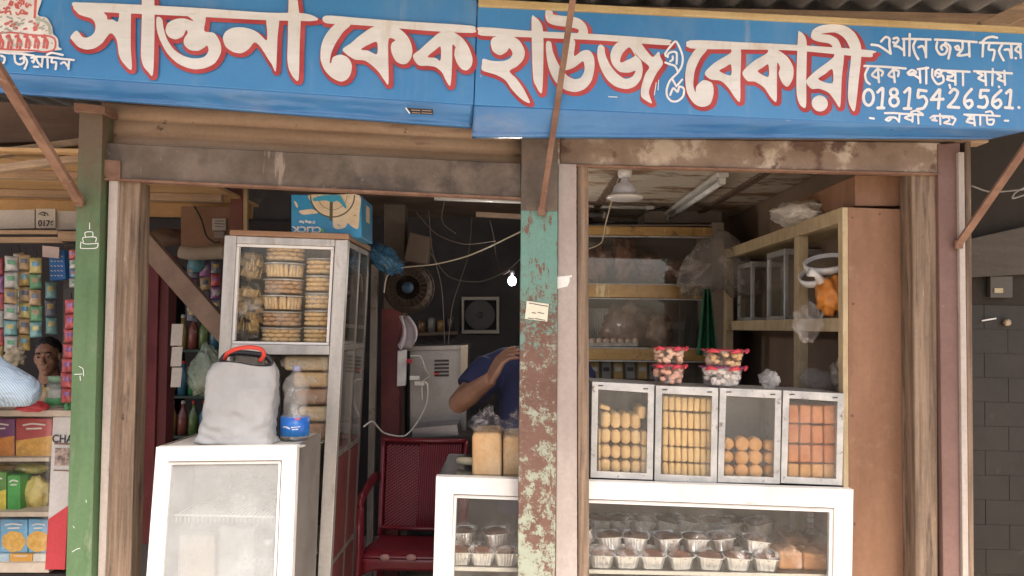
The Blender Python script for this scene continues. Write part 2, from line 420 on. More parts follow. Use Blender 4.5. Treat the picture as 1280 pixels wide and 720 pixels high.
def roof_fn(x0, x1, y0, y1, z0, z1, pitch=.076, amp=.012):
    n = int((x1 - x0) / pitch * 8)
    return lambda u, v: Vector((x0 + u * (x1 - x0), y0 + v * (y1 - y0), z0 + v * (z1 - z0) + amp * math.sin(2 * math.pi * u * (x1 - x0) / pitch))), n
fn, n = roof_fn(-1.6, 3.4, 1.75, 6.2, 2.86, 3.16, .15, .022)  # unseen front overhang, sized to shade the shop front
CORR = mat('grey_corrugated_sheet', ((.24, .235, .23), (.36, .35, .34), 3, (4, .5, 1)), .55, .35, layers=[dict(c=(.20, .12, .08), s=3, lo=.6, hi=.78, st=(2, .5, 1))])
rf = thing('corrugated_roof', 'grey corrugated metal roof sheets above the blue signboard', 'roof', (1, 4, 2.9))
MB().grid(fn, n, 8).build('sheet', CORR, rf, solid=.002)
for yy in (2.2, 3.4, 4.7): MB().box(-1.55, 3.35, yy - .03, yy + .03, 2.755 + (yy - 1.75) * .067, 2.825 + (yy - 1.75) * .067).build('purlin', WOODX, rf)
fn, n = roof_fn(-5.2, -1.62, 1.9, 6.2, 2.84, 3.10, .15, .022)
rf2 = thing('corrugated_roof', 'corrugated metal roof over the neighbouring packet stall', 'roof', (-3.4, 4, 2.9)); MB().grid(fn, n, 8).build('sheet', CORR, rf2, solid=.002)

# rear of the street side: nothing is seen of it
# ------------------------------------------------------------------ signboard
SY = 2.75
sg = thing('signboard', 'long blue hand painted bakery signboard with cream and red Bengali lettering', 'signboard', W(640, 150, SY))
MB().px([(-60, -36), (596.5, 0), (592, 131), (-60, 86)], SY, .03).build('panel', BLUE, sg, bevel=.003)
MB().px([(597.5, 3), (1330, 43), (1330, 164), (592.8, 131)], SY - .006, .03).build('panel', BLUE, sg, bevel=.003)
def flap(ax, ay, bx, by, cx, cy, dx, dy, Y0, seed, dd=.09):
    def fn(u, v):
        px = (ax + (bx - ax) * u) * (1 - v) + (cx + (dx - cx) * u) * v
        py = (ay + (by - ay) * u) * (1 - v) + (cy + (dy - cy) * u) * v
        n1 = noise.fractal(Vector((u * 7 + seed, v * 1.4, 0)), 1, 2, 4)
        roll = max(0, (v - .8) / .2)
        Y = Y0 + dd * v ** 1.3 + .016 * n1 * v - .014 * math.sin(roll * math.pi)
        return W(px, py, Y)
    return fn
MB().grid(flap(-60, 86.5, 592, 131.3, -60, 112, 590, 161, SY + .004, 1), 120, 16).build('folded_edge', BLUEF, sg, solid=.003)
MB().grid(flap(592.5, 131.5, 1290, 162, 590, 172.5, 1236, 174, SY - .002, 5), 120, 16).build('folded_edge', BLUEF, sg, solid=.003)
MB().px([(598, -2), (900, 14), (1330, 36), (1330, 43), (900, 21.5), (598, 7)], SY - .02, .05).build('top_batten', mat('yellow_batten', ((.42, .29, .12), (.55, .42, .22), 6, (.8, 5, 5)), .7, bump=.3), sg, bevel=.002)
# rows of eyelet nails along the batten and the seam strip
LET = []
def P(off, s, pts, *holes):
    f = lambda q: [(off[0] + a / s, off[1] + b / s) for a, b in q]
    LET.append(('p', f(pts), [f(h) for h in holes]))
def S(dst, off, s, w_, *strokes):
    for q in strokes:
        dst.append(('s', [(off[0] + a / s, off[1] + b / s, w_) for a, b in q], []))
A, B, C3, D, E, F6 = (80, 0), (230, 0), (390, 10), (590, 10), (740, 30), (850, 20)
k1, k3, k4, k6 = 6.544, 6.095, 5.7625, 5.12
LET += [('s', [(97, 8.5, 11), (140, 10, 11.5), (240, 15, 11), (333, 20.5, 9.5), (372, 21, 10), (388, 22.5, 8), (396, 24, 3)], [])]
P(A, k1, [(76, 18), (85, 70), (120, 115), (170, 135), (220, 150), (250, 180), (258, 220), (250, 260), (225, 290), (185, 308), (150, 300), (130, 275), (105, 250), (80, 265), (52, 305), (80, 345), (120, 385), (180, 405), (250, 395), (310, 355), (345, 310), (375, 275), (400, 280), (430, 325), (440, 380), (450, 450), (480, 510), (553, 570), (546, 380), (548, 100), (548, 60), (300, 40)],
  [(330, 98), (350, 130), (357, 160), (400, 160), (440, 178), (445, 98)])
P(A, k1, [(640, -30), (690, -34), (735, -30), (740, 100), (740, 300), (728, 608), (690, 590), (650, 540), (630, 460), (632, 300), (638, 100)])
P((0, 0), 4, [(783, 88), (800, 86), (812, 100), (818, 140), (835, 195), (868, 245), (915, 278), (970, 292), (1020, 285), (1042, 255), (1036, 228), (1018, 240), (990, 254), (950, 250), (922, 225), (920, 195), (938, 165), (930, 150), (915, 180), (880, 197), (845, 185), (828, 155), (838, 118), (875, 96), (920, 92), (968, 106), (945, 85), (920, 72), (925, 50), (1020, 50), (1028, 100), (1022, 155), (1070, 165), (1100, 210), (1105, 260), (1075, 315), (1020, 342), (960, 345), (890, 318), (835, 265), (798, 195), (783, 140)])
P(B, k1, [(318, 310), (340, 260), (390, 230), (460, 222), (540, 235), (610, 270), (675, 330), (680, 250), (678, 150), (775, 150), (765, 300), (752, 578), (720, 530), (680, 470), (630, 390), (590, 350), (565, 355), (530, 400), (470, 435), (400, 425), (340, 380)])
P(B, k1, [(858, -20), (895, -24), (925, -20), (942, 100), (955, 160), (945, 400), (938, 648), (900, 640), (860, 570), (845, 480), (850, 300)])
P(C3, k3, [(103, 58), (350, 75), (600, 95), (900, 113), (1215, 135), (1243, 160), (1222, 190), (900, 175), (600, 150), (350, 130), (105, 115)])
P(C3, k3, [(190, 115), (290, 130), (240, 180), (185, 260), (148, 340), (135, 410), (145, 420), (160, 375), (215, 355), (270, 375), (303, 430), (295, 500), (265, 545), (215, 560), (150, 530), (95, 470), (65, 390), (72, 280), (110, 195)])
P(C3, k3, [(480, 140), (640, 150), (700, 185), (745, 245), (765, 320), (755, 380), (725, 420), (685, 428), (640, 405), (610, 350), (600, 300), (610, 265), (635, 245), (590, 230), (580, 300), (583, 572), (555, 555), (510, 490), (460, 440), (400, 400), (320, 390), (232, 320), (300, 265), (370, 205)], [(495, 260), (440, 275), (372, 315), (430, 325), (495, 352)])
P(C3, k3, [(985, 180), (1075, 185), (1140, 225), (1190, 290), (1222, 380), (1215, 440), (1180, 475), (1140, 465), (1105, 420), (1085, 360), (1090, 310), (1095, 300), (1070, 280), (1068, 400), (1055, 590), (1020, 550), (990, 490), (940, 450), (880, 440), (810, 435), (768, 365), (830, 310), (900, 245)], [(980, 295), (940, 320), (880, 372), (940, 380), (978, 400)])
P(D, k4, [(50, 137), (250, 150), (430, 165), (700, 178), (925, 190), (1400, 225), (1425, 250), (1400, 268), (925, 234), (500, 215), (250, 206), (60, 197), (45, 165)])
P(D, k4, [(135, 250), (150, 215), (190, 205), (290, 205), (345, 240), (380, 310), (370, 370), (325, 420), (270, 455), (320, 510), (370, 580), (418, 682), (360, 660), (290, 590), (240, 520), (170, 480), (75, 450), (72, 405), (80, 365), (140, 380), (220, 382), (270, 365), (292, 330), (280, 300), (265, 290), (250, 315), (200, 340), (150, 310)])
P(D, k4, [(430, 68), (455, 65), (490, 100), (510, 150), (515, 300), (505, 606), (460, 560), (440, 500), (432, 300)])
P(D, k4, [(530, 20), (555, 15), (580, 25), (585, 45), (640, 55), (700, 60), (770, 75), (820, 120), (835, 170), (825, 190), (765, 185), (770, 160), (740, 145), (680, 135), (600, 125), (550, 105), (530, 70)])
P(D, k4, [(535, 245), (568, 245), (582, 310), (610, 380), (645, 440), (690, 490), (740, 512), (785, 500), (810, 450), (808, 400), (795, 385), (740, 425), (690, 445), (662, 430), (672, 232), (742, 236), (735, 345), (790, 310), (840, 303), (875, 345), (883, 420), (862, 520), (815, 580), (745, 605), (670, 588), (600, 530), (555, 440), (535, 330)])
P(E, k1, [(48, 190), (70, 168), (100, 190), (110, 250), (145, 330), (200, 400), (270, 448), (330, 430), (355, 382), (300, 398), (225, 390), (170, 335), (150, 265), (168, 195), (220, 145), (310, 150), (330, 200), (360, 255), (400, 300), (415, 370), (400, 450), (350, 510), (280, 532), (190, 510), (120, 450), (70, 360), (45, 270)], [(305, 190), (345, 245), (350, 262), (300, 290), (240, 315), (230, 295), (250, 240)])
P(E, k1, [(300, 145), (390, 150), (440, 210), (497, 270), (545, 225), (560, 270), (580, 325), (530, 400), (490, 480), (465, 560), (490, 648), (440, 625), (402, 590), (405, 510), (435, 410), (468, 350), (400, 290), (340, 220)])
P(F6, k6, [(68, 155), (400, 168), (750, 185), (1228, 220), (1232, 242), (1228, 262), (1150, 260), (750, 222), (400, 214), (68, 207)])
P(F6, k6, [(110, 203), (175, 210), (130, 270), (95, 350), (85, 440), (100, 490), (105, 450), (150, 410), (205, 430), (215, 490), (195, 560), (145, 582), (90, 560), (45, 490), (33, 390), (50, 290)])
P(F6, k6, [(325, 200), (388, 205), (386, 400), (384, 546), (350, 520), (310, 460), (260, 415), (195, 405), (158, 365), (220, 300), (325, 235)], [(325, 310), (285, 330), (252, 352), (325, 380)])
P(F6, k6, [(560, 200), (630, 220), (690, 265), (725, 330), (722, 400), (690, 452), (655, 430), (632, 370), (640, 330), (622, 300), (620, 420), (617, 548), (580, 520), (540, 460), (480, 420), (430, 415), (400, 360), (470, 290), (560, 235)], [(565, 310), (530, 330), (497, 355), (565, 390)])
P(F6, k6, [(755, 120), (768, 100), (800, 130), (812, 190), (808, 400), (806, 580), (770, 570), (748, 510), (745, 400)])
P(F6, k6, [(975, 205), (1048, 225), (1035, 400), (1025, 580), (990, 540), (950, 490), (890, 465), (840, 465), (808, 415), (870, 350), (985, 260)], [(975, 340), (930, 370), (885, 405), (975, 430)])
LET.append(('s', [(850 + 893 / k6, 20 + 558 / k6, 19.5), (850 + 896 / k6, 20 + 561 / k6, 19.5)], []))
P(F6, k6, [(838, 130), (850, 90), (900, 62), (980, 52), (1060, 65), (1120, 110), (1155, 180), (1160, 260), (1145, 400), (1120, 603), (1090, 580), (1075, 520), (1080, 400), (1095, 260), (1085, 200), (1050, 140), (990, 105), (900, 115), (960, 122), (1010, 150), (1032, 200), (1030, 240), (975, 240), (975, 195), (950, 175), (890, 165), (850, 150)])
SF = SY - .0075
paint(LET, 'lettering', CREAMPAINT, sg, SF - .0012, .5)
paint(LET, 'lettering_shadow', REDPAINT, sg, SF, .6, .45, ((-.6, 4.6), (2, 5), (4.2, 4.4), (5.6, 2.8)))
SM = []
S(SM, E, k1, 2.6, [(605, 262), (600, 240), (640, 185), (685, 142), (720, 200), (742, 270), (735, 340), (700, 400), (640, 460), (612, 530), (615, 590), (650, 630), (700, 630), (745, 590), (752, 530), (715, 512), (700, 555), (665, 525), (640, 580)],
  [(600, 315), (640, 330), (680, 345), (705, 395)], [(620, 270), (622, 245), (655, 228), (692, 238), (692, 325)], [(640, 305), (660, 290), (660, 265)], [(660, 455), (690, 510)], [(737, 455), (700, 500)])
G7, G8 = (1075, 35), (1070, 75); k7, k8 = 6.244, 6.095
SM2 = []
S(SM2, G7, k7, 3.0, [(90, 130), (150, 140), (240, 200)], [(165, 105), (200, 70), (230, 85), (228, 130), (240, 200)],
  [(262, 82), (290, 76), (300, 95), (280, 118), (260, 112)], [(284, 118), (268, 140), (300, 146), (344, 178)], [(342, 90), (345, 212)], [(388, 48), (385, 215)], [(335, 85), (440, 86), (550, 90)],
  [(435, 95), (415, 140), (430, 200), (455, 243)], [(458, 150), (490, 142), (510, 190), (515, 228)], [(515, 95), (515, 225)],
  [(585, 90), (750, 98), (910, 110)], [(602, 112), (596, 160), (625, 205), (665, 200), (682, 160), (652, 130), (632, 150), (642, 168)], [(665, 115), (705, 150), (690, 238)],
  [(742, 150), (765, 140), (775, 170), (750, 165)], [(800, 110), (800, 160), (780, 190), (762, 212), (790, 215), (850, 205)], [(850, 115), (855, 222)],
  [(935, 115), (1090, 118), (1255, 125)], [(962, 115), (956, 222)], [(955, 108), (985, 80), (1030, 68), (1070, 76)], [(1010, 125), (1005, 168), (1050, 175), (1036, 252)],
  [(1110, 130), (1085, 180), (1120, 252)], [(1130, 170), (1165, 170), (1180, 232)], [(1180, 130), (1185, 232)], [(1250, 125), (1255, 232)], [(1250, 130), (1212, 170), (1250, 195)], [(1214, 235), (1217, 236)])
SM3 = []
S(SM3, G8, k8, 2.9, [(65, 45), (220, 52), (378, 65)], [(92, 60), (70, 110), (80, 160), (105, 183)], [(165, 60), (175, 168)], [(165, 65), (122, 115), (170, 140)], [(170, 70), (205, 90), (196, 118)],
  [(285, 65), (295, 168)], [(285, 70), (247, 115), (290, 135)], [(290, 75), (325, 85), (320, 122)], [(393, 98), (425, 76), (458, 92), (440, 112), (405, 112), (395, 100)], [(408, 108), (445, 96)], [(440, 112), (486, 142)], [(485, 70), (490, 172)], [(470, 70), (550, 60)], [(535, 58), (535, 178)],
  [(582, 72), (582, 130), (620, 183), (665, 165), (660, 120), (622, 130)], [(604, 118), (606, 88), (628, 74), (655, 84), (640, 104), (618, 98)], [(636, 104), (662, 122)], [(640, 80), (750, 84), (865, 90)], [(700, 92), (740, 104), (728, 126), (698, 124)], [(724, 124), (694, 148), (757, 162)], [(757, 90), (757, 188)], [(712, 190), (718, 213)], [(815, 90), (815, 192)],
  [(900, 85), (1040, 92), (1188, 102)], [(927, 98), (965, 115), (932, 140), (990, 165)], [(985, 95), (990, 192)], [(1042, 68), (1038, 192)], [(1075, 105), (1105, 125), (1080, 145), (1130, 165)], [(1130, 82), (1135, 188)], [(1088, 203), (1091, 207)])
el = lambda x, y, a, b, n=14: [(x + a * math.sin(2 * math.pi * i / n), y - b * math.cos(2 * math.pi * i / n)) for i in range(n + 1)]
SM4 = []
S(SM4, G8, k8, 3.7, el(95, 285, 38, 60), [(165, 245), (205, 218), (195, 362)], [(165, 365), (212, 365)], el(288, 247, 27, 27), el(290, 315, 33, 36), [(370, 245), (410, 218), (397, 365)], [(367, 370), (418, 370)],
  [(535, 236), (477, 228)], [(477, 228), (472, 285), (515, 277), (540, 315), (515, 365), (467, 375)], [(632, 226), (572, 302)], [(572, 302), (664, 298)], [(640, 228), (627, 368)], [(715, 250), (745, 222), (775, 245), (752, 300), (702, 355)], [(702, 357), (783, 362)],
  [(880, 222), (832, 280), (827, 330), (855, 365), (885, 340), (875, 307), (837, 315)], [(1010, 232), (952, 230)], [(952, 230), (947, 285), (985, 277), (1002, 320), (980, 360), (932, 355)], [(1105, 232), (1050, 285), (1040, 338), (1075, 365), (1105, 335), (1090, 302), (1052, 318)],
  [(1145, 252), (1180, 232), (1167, 362)], [(1137, 362), (1193, 366)], [(1240, 361), (1243, 363)])
SM5 = []
S(SM5, G8, k8, 2.6, [(105, 442), (136, 446)], [(220, 405), (290, 404), (360, 410)], [(226, 455), (250, 438), (268, 446), (250, 462), (228, 456)], [(258, 436), (300, 440), (328, 468)], [(332, 410), (328, 470)], [(425, 420), (372, 440), (430, 462)], [(432, 412), (430, 470)], [(472, 412), (476, 483)], [(420, 397), (460, 386), (508, 412)], [(345, 410), (430, 412), (510, 420)],
  [(567, 440), (590, 427), (602, 445), (580, 457), (615, 462)], [(640, 412), (642, 488)], [(662, 440), (700, 435), (710, 460), (672, 478), (720, 488)], [(730, 440), (758, 450), (736, 493)], [(590, 425), (690, 428), (740, 432)],
  [(825, 415), (960, 420), (1095, 427)], [(845, 422), (880, 430), (852, 450), (895, 448)], [(866, 450), (842, 470), (905, 484)], [(897, 425), (905, 498)], [(946, 430), (946, 493)], [(997, 430), (1002, 485), (1040, 490), (1050, 455), (1012, 455)], [(990, 397), (1030, 392), (1047, 425)], [(1133, 462), (1160, 463)])
L0 = (0, 0); kl = 7.2
SM6 = []
S(SM6, L0, kl, 2.7, [(-40, 465), (85, 480)], [(10, 500), (42, 520), (32, 565), (-10, 575)], [(105, 480), (200, 486), (300, 500)], [(130, 500), (140, 560), (180, 580), (215, 560), (210, 520), (182, 530)], [(215, 505), (245, 555), (222, 618)],
  [(282, 520), (310, 520), (302, 560), (290, 550)], [(320, 510), (340, 560), (370, 590)], [(385, 512), (375, 600)], [(305, 600), (345, 602)], [(300, 508), (430, 514), (530, 524)], [(427, 512), (430, 608)], [(422, 492), (470, 476), (565, 495)], [(470, 522), (465, 560), (505, 562), (500, 622)],
  [(550, 572), (580, 560), (612, 600)], [(622, 535), (616, 622)], [(540, 528), (665, 540)])
S(SM, (740, 30), k1, 1.0, [(545, 460), (540, 540)], [(525, 480), (510, 580)], [(135, 595), (205, 598)])
for q_ in (SM, SM2, SM3, SM4, SM5, SM6): paint(q_, 'lettering', mat('white_sign_paint', (.80, .80, .80), .5), sg, SF - .0008, .34)
# the painted birthday cake at the far end of the board (pale ground, red and green icing)
ck = [('p', [(-40, -10), (48, -12), (47, 18), (58, 22), (65, 33), (66, 42), (72, 48), (73, 58), (70, 63), (-40, 62)], [])]
paint(ck, 'cake_painting', mat('pale_cake_paint', (.72, .70, .66), .5), sg, SF - .0002, .5)
ck = []
S(ck, L0, kl, 3.2, [(322, -20), (312, 155)])
S(ck, L0, kl, 2.2, [(-20, 300), (80, 292), (180, 300), (250, 310), (330, 318), (440, 325), (490, 350), (500, 400), (480, 450), (400, 468), (300, 455), (-20, 440)])
for i in range(6):
    x = -20 + i * 80
    S(ck, L0, kl, 3.4, [(x, 330), (x + 25, 325), (x + 12, 425)], [(x + 30, 350), (x + 48, 380), (x + 40, 430)])
random.seed(3)
for i in range(26):
    x, y = random.uniform(20, 250), random.uniform(0, 125); a = random.uniform(0, 6.3); L = random.uniform(12, 34)
    S(ck, L0, kl, random.uniform(1.4, 2.6), [(x, y), (x + L * math.cos(a), y + L * math.sin(a)), (x + L * 1.4 * math.cos(a + .7), y + L * 1.4 * math.sin(a + .7))])
for i in range(12):
    x, y = random.uniform(0, 380), random.uniform(185, 290)
    S(ck, L0, kl, random.uniform(2, 4), [(x, y), (x + 22, y + random.uniform(-10, 10))])
paint(ck, 'cake_icing', mat('red_icing_paint', (.58, .13, .12), .5), sg, SF - .0012, .4)
ck = []
S(ck, L0, kl, 3.6, [(330, 172), (400, 190), (440, 230), (452, 300)])
for i in range(30):
    x, y = random.uniform(0, 420), random.uniform(150, 300)
    S(ck, L0, kl, random.uniform(1.2, 2.4), [(x, y), (x + random.uniform(10, 34), y + random.uniform(-16, 16))])
for i in range(16):
    x, y = random.uniform(-10, 470), random.uniform(340, 430)
    S(ck, L0, kl, random.uniform(1.0, 1.8), [(x, y), (x + random.uniform(-10, 20), y + random.uniform(-16, 16))])
paint(ck, 'cake_shading', mat('grey_green_icing_paint', (.36, .38, .33), .5), sg, SF - .0020, .4)
# sticker on the folded edge
st = thing('maker_sticker', 'small black sticker with orange print on the folded lower edge', 'sticker', W(524, 139, SY - .02))
MB().px([(507, 134.5), (541, 136.5), (542, 143.5), (511, 142)], SY - .012, .002).build('label_face', INK, st)
sk = []
S(sk, (490, 120), 18.28, .55, [(440, 320), (640, 330)], [(690, 330), (900, 340)], [(460, 380), (640, 390)], [(680, 385), (920, 400)])
paint(sk, 'lettering', mat('orange_print', (.65, .42, .28), .6), st, SY - .0135, .25)
sk = []
S(sk, (490, 120), 18.28, 1.8, [(320, 280), (400, 390)]); paint(sk, 'emblem', PAPER, st, SY - .0140, .25)

# ------------------------------------------------------------------ iron stays from the sign to the facade
def stay(label, p, q, r):
    p, q = Vector(p), Vector(q); t = thing('iron_stay', label, 'iron bar', q, 'iron stays of the signboard')
    MB().bar(p, q, r * 1.7, r * .8, (0, 1, 0)).build('bar', RUST, t, bevel=.0015)
    MB().box(q.x - .014, q.x + .014, q.y - .004, q.y + .012, q.z - .02, q.z + .012).build('foot_plate', RUST, t, bevel=.002)
stay('rusty flat iron stay crossing the blue board down to the peeling pillar', W(718, -14, 2.55), W(677, 262, 2.925), .0125)
stay('rusty iron stay running down to the green post', W(-22, 55, 2.3), W(99, 251, 2.93), .022)
stay('thin rusty iron stay ending on the purple steel post', W(1300, 158, 2.62), W(1199, 304, 2.96), .016)

# ------------------------------------------------------------------ facade posts and beams
GREENP = mat('green_painted_steel', ((.075, .14, .06), (.115, .19, .09), 3, (2, 2, .7)), .55, .05, layers=[dict(c=(.13, .085, .05), s=4, lo=.55, hi=.9, z=(1.6, 2.35, 0, .55)), dict(c=(.20, .12, .07), s=20, lo=.66, hi=.76), dict(c=(.42, .45, .36), s=30, lo=.66, hi=.74, st=(1, 1, .4)), dict(c=(.06, .11, .05), s=5, lo=.5, hi=.75, st=(3, 3, .4)), dict(c=(.22, .24, .15), s=7, lo=.58, hi=.72, st=(2, 2, .5))], bump=.3)
gp = thing('green_post', 'green painted steel post, rusty brown at its top', 'post', W(95, 905, 2.95))
MB().px([(99, 132), (128.5, 136), (114, 720), (106, 905), (70, 905), (82, 720)], 2.95, .085).build('post', GREENP, gp, bevel=.003)
MB().px([(92, 128), (131, 132), (131, 142), (92, 139)], 2.94, .1).build('cap_plate', RUST, gp, bevel=.002)
gr = []
S(gr, (0, 180), 4, .9, [(405, 490), (402, 515), (410, 522), (482, 520), (490, 495)], [(410, 492), (430, 500), (486, 497)], [(418, 490), (416, 468), (478, 466), (478, 490)], [(428, 466), (426, 442), (462, 440), (464, 462)], [(448, 425), (448, 395)])
S(gr, (0, 360), 4, .8, [(372, 432), (410, 430)], [(395, 392), (415, 405), (418, 440)], [(400, 440), (402, 462)])
S(gr, (0, 540), 4, .6, [(360, 600), (385, 585), (400, 582)], [(365, 470), (372, 480)], [(430, 340), (432, 352)])
paint(gr, 'chalk_print', mat('white_chalk', (.78, .78, .75), .9), gp, 2.9488, .3)

PW = mat('whitewashed_strip', ((.33, .27, .23), (.46, .40, .35), 4, (3, 3, .6)), .8, layers=[dict(c=(.2, .14, .1), s=14, lo=.62, hi=.75, st=(2, 2, .4))], bump=.4)
wp = thing('timber_post', 'weathered timber post with a pale strip beside the green post', 'post', W(145, 905, 3.0))
MB().px([(129, 222), (139, 222), (117, 905), (100, 905)], 3.03, .06).build('guide_channel', mat('brown_channel', (.14, .10, .08), .8), wp, bevel=.002)
MB().px([(136, 224), (147.5, 224), (139, 500), (131, 720), (124, 905), (112, 905), (122, 720)], 2.985, .1).build('pale_strip', PW, wp, bevel=.003)
MB().px([(148, 224), (175, 226), (169, 500), (163, 720), (156, 905), (125, 905), (132, 720), (140, 500)], 3.0, .09).build('post', WOOD, wp, bevel=.004)

def peel(name, base, layers, **k): return mat(name, base, .65, .05, layers=layers, bump=.35, bscale=70, **k)
PIL = peel('peeling_pillar_paint', ((.125, .064, .045), (.175, .095, .07), 4), [
    dict(c=(.31, .335, .255), s=19, lo=.50, hi=.55, ro=.8, z=(.6, 1.5, .045, -.07), h=.5),
    dict(c=(.15, .255, .205), s=20, lo=.52, hi=.56, ro=.85, z=(1.0, 1.62, -.16, .10), h=.5),
    dict(c=(.135, .265, .22), s=9, lo=.52, hi=.60, ro=.8, z=(1.38, 1.6, -.3, .12)),
    dict(c=(.16, .085, .06), s=15, lo=.545, hi=.58, st=(1.5, 1, .6), ro=.8, h=-.5),
    dict(c=(.22, .13, .09), s=55, lo=.62, hi=.66),
    dict(c=(.14, .11, .10), s=5, lo=.52, hi=.62, z=(1.93, 2.03, -.5, .3))])
pp = thing('pillar', 'peeling turquoise and red brown pillar at the middle of the shop front', 'pillar', W(672, 905, 2.95)); pp['kind'] = 'thing'
MB().px([(652, 172), (697.5, 174), (696.5, 450), (694, 720), (692, 905), (644, 905), (647, 720), (649.5, 450)], 2.95, .06).build('shaft', PIL, pp, bevel=.004)
MB().px([(653, 170), (697, 172), (697, 264), (651.5, 263)], 2.944, .003).build('soot_plate', BEAM, pp, bevel=.001)
sk = thing('paper_sticker', 'cream paper sticker with faded lines on the turquoise pillar', 'sticker', W(670, 390, 2.94))
MB().px([(658.5, 376), (686, 380), (684, 402), (656, 398.5)], 2.945, .0015).build('sheet', mat('cream_paper', (.70, .66, .52), .8), sk)
q = []
S(q, (640, 360), 4, .8, [(85, 75), (178, 92)], [(100, 122), (118, 126)], [(130, 122), (160, 128)], [(80, 150), (110, 155)], [(115, 152), (165, 162)])
paint(q, 'lettering', INK, sk, 2.9435, .3)
jp = thing('door_jamb', 'pale plastered jamb with a brown wood edge beside the peeling pillar', 'post', W(715, 905, 2.97))
MB().px([(698, 204), (720.5, 205), (721.5, 720), (721, 905), (693, 905), (694.5, 720)], 2.97, .045).build('pale_face', mat('pale_grimy_plaster', ((.33, .27, .24), (.42, .36, .32), 4, (2, 2, .6)), .8, layers=[dict(c=(.28, .2, .15), s=12, lo=.66, hi=.78), dict(c=(.7, .68, .64), s=7, lo=.68, hi=.76)], bump=.3), jp, bevel=.003)
MB().px([(721.5, 205), (735.5, 206), (736.5, 720), (736, 905), (722, 905), (722.5, 720)], 2.985, .03).build('wood_edge', WOOD, jp, bevel=.003)
MB().px([(696.5, 346), (715, 344), (715, 346), (712, 347), (712, 352), (709, 358), (696.5, 361)], 2.9685, .001).build('torn_sticker', PAPER, jp)

bl = thing('lintel_beam', 'dark sooty steel beam over the glass cabinet and red chair', 'beam', W(390, 240, 2.98)); bl['kind'] = 'thing'
MB().px([(130, 178), (651.5, 204), (651.5, 247.5), (130, 223)], 2.985, .02).build('beam', BEAM, bl, bevel=.004)
MB().px([(130, 222), (651.5, 246.5), (651.5, 249), (130, 225)], 2.975, .05).build('bottom_flange', RUST, bl, bevel=.001)
MB().px([(129, 199), (150, 201), (150, 226), (136, 224), (129, 219)], 2.973, .01).build('rust_patch_plate', RUST, bl, bevel=.001)
SHUT = mat('rolled_shutter_brown', ((.33, .215, .135), (.45, .32, .215), 3, (.6, 4, 4)), .7, .1, layers=[dict(c=(.16, .095, .06), s=3, lo=.54, hi=.7, st=(.7, 3, 3)), dict(c=(.10, .07, .05), s=18, lo=.64, hi=.7), dict(c=(.52, .42, .33), s=16, lo=.66, hi=.8, st=(.4, 2, 2))], bump=.2)
rs = thing('rolled_shutter', 'brown ribbed metal shutter rolled up under the blue board', 'shutter', W(390, 190, 3.06))
def ribs(ax, ay, bx, by, h0, h1, n, Y):
    m = MB()
    for i in range(n):
        a, b = i / n, (i + 1) / n
        fn = lambda u, v, a=a, b=b: W(ax + (bx - ax) * u, ay + (by - ay) * u + (h0 + (h1 - h0) * u) * (a + (b - a) * v), Y - .012 * math.sin(v * math.pi) ** .7)
        m.grid(fn, 24, 8)
    return m
ribs(128, 128, 652, 158, 58, 54, 3, 3.07).build('shutter_slats', SHUT, rs, solid=.003)
br = thing('lintel_beam', 'dusty rust stained steel beam over the biscuit tins', 'beam', W(930, 210, 2.98)); br['kind'] = 'thing'
MB().px([(700, 172), (1176, 178), (1176, 216), (700, 205)], 2.985, .02).build('beam', BEAMR, br, bevel=.004)
MB().px([(700, 205), (1176, 216), (1176, 218.5), (700, 207)], 2.977, .04).build('bottom_flange', RUST, br, bevel=.001)
MB().px([(704, 160), (1236, 168), (1236, 178), (704, 172)], 3.0, .08).build('upper_strip', SHUT, br, bevel=.003)
rp = thing('timber_post', 'grey brown timber post at the end of the biscuit counter', 'post', W(1157, 905, 3.0))
MB().px([(1140, 216), (1171, 218), (1173, 720), (1175, 905), (1144, 905), (1145, 720)], 3.0, .1).build('post', WOOD, rp, bevel=.006)
pu = thing('steel_post', 'purple brown steel post with a pale front edge', 'post', W(1190, 905, 2.98))
MB().px([(1172, 180), (1200, 178), (1206, 720), (1208, 905), (1177, 905), (1179, 720)], 2.98, .1).build('web', mat('purple_brown_paint', ((.15, .082, .068), (.20, .115, .095), 3), .6, layers=[dict(c=(.34, .25, .22), s=30, lo=.68, hi=.78)], bump=.15), pu, bevel=.003)
MB().px([(1198, 190), (1205.5, 190), (1209, 500), (1211, 720), (1213, 905), (1206, 905), (1203.5, 720), (1201.5, 500)], 2.965, .02).build('pale_edge', PW, pu, bevel=.002)
MB().px([(1206, 176), (1213.5, 176), (1219, 905), (1212.5, 905)], 3.0, .09).build('rear_flange', WOOD, pu, bevel=.002)
# ------------------------------------------------------------------ right hand neighbour: dark tiled wall and board
tw = thing('tiled_wall', 'dark grey brown tiled wall beyond the purple steel post', 'wall', (3, 3.7, 0)); tw['kind'] = 'thing'
TILE = mat('dark_wall_tile', ((.024, .019, .014), (.037, .030, .022), 3), .6, layers=[dict(c=(.13, .11, .09), s=8, lo=.6, hi=.8)], bump=.3)
MB().box(1.95, 4.6, 3.72, 3.9, 0, 2.9).build('wall', mat('tile_mortar', (.033, .027, .020), .9), tw)
m = MB()
for r in range(15):
    z0 = .02 + r * .112
    for c_ in range(9):
        x0 = 1.96 + c_ * .235 + (.11 if r % 2 else 0)
        j = random.uniform(-.0015, .0015)
        m.box(x0 + .001, x0 + .2335, 3.7155 + j * .6, 3.7195, z0, z0 + .1105)
m.build('tiles', TILE, tw)
bd = thing('fascia_board', 'weathered grey board sloping above the dark tiled wall', 'board', W(1245, 320, 3.66))
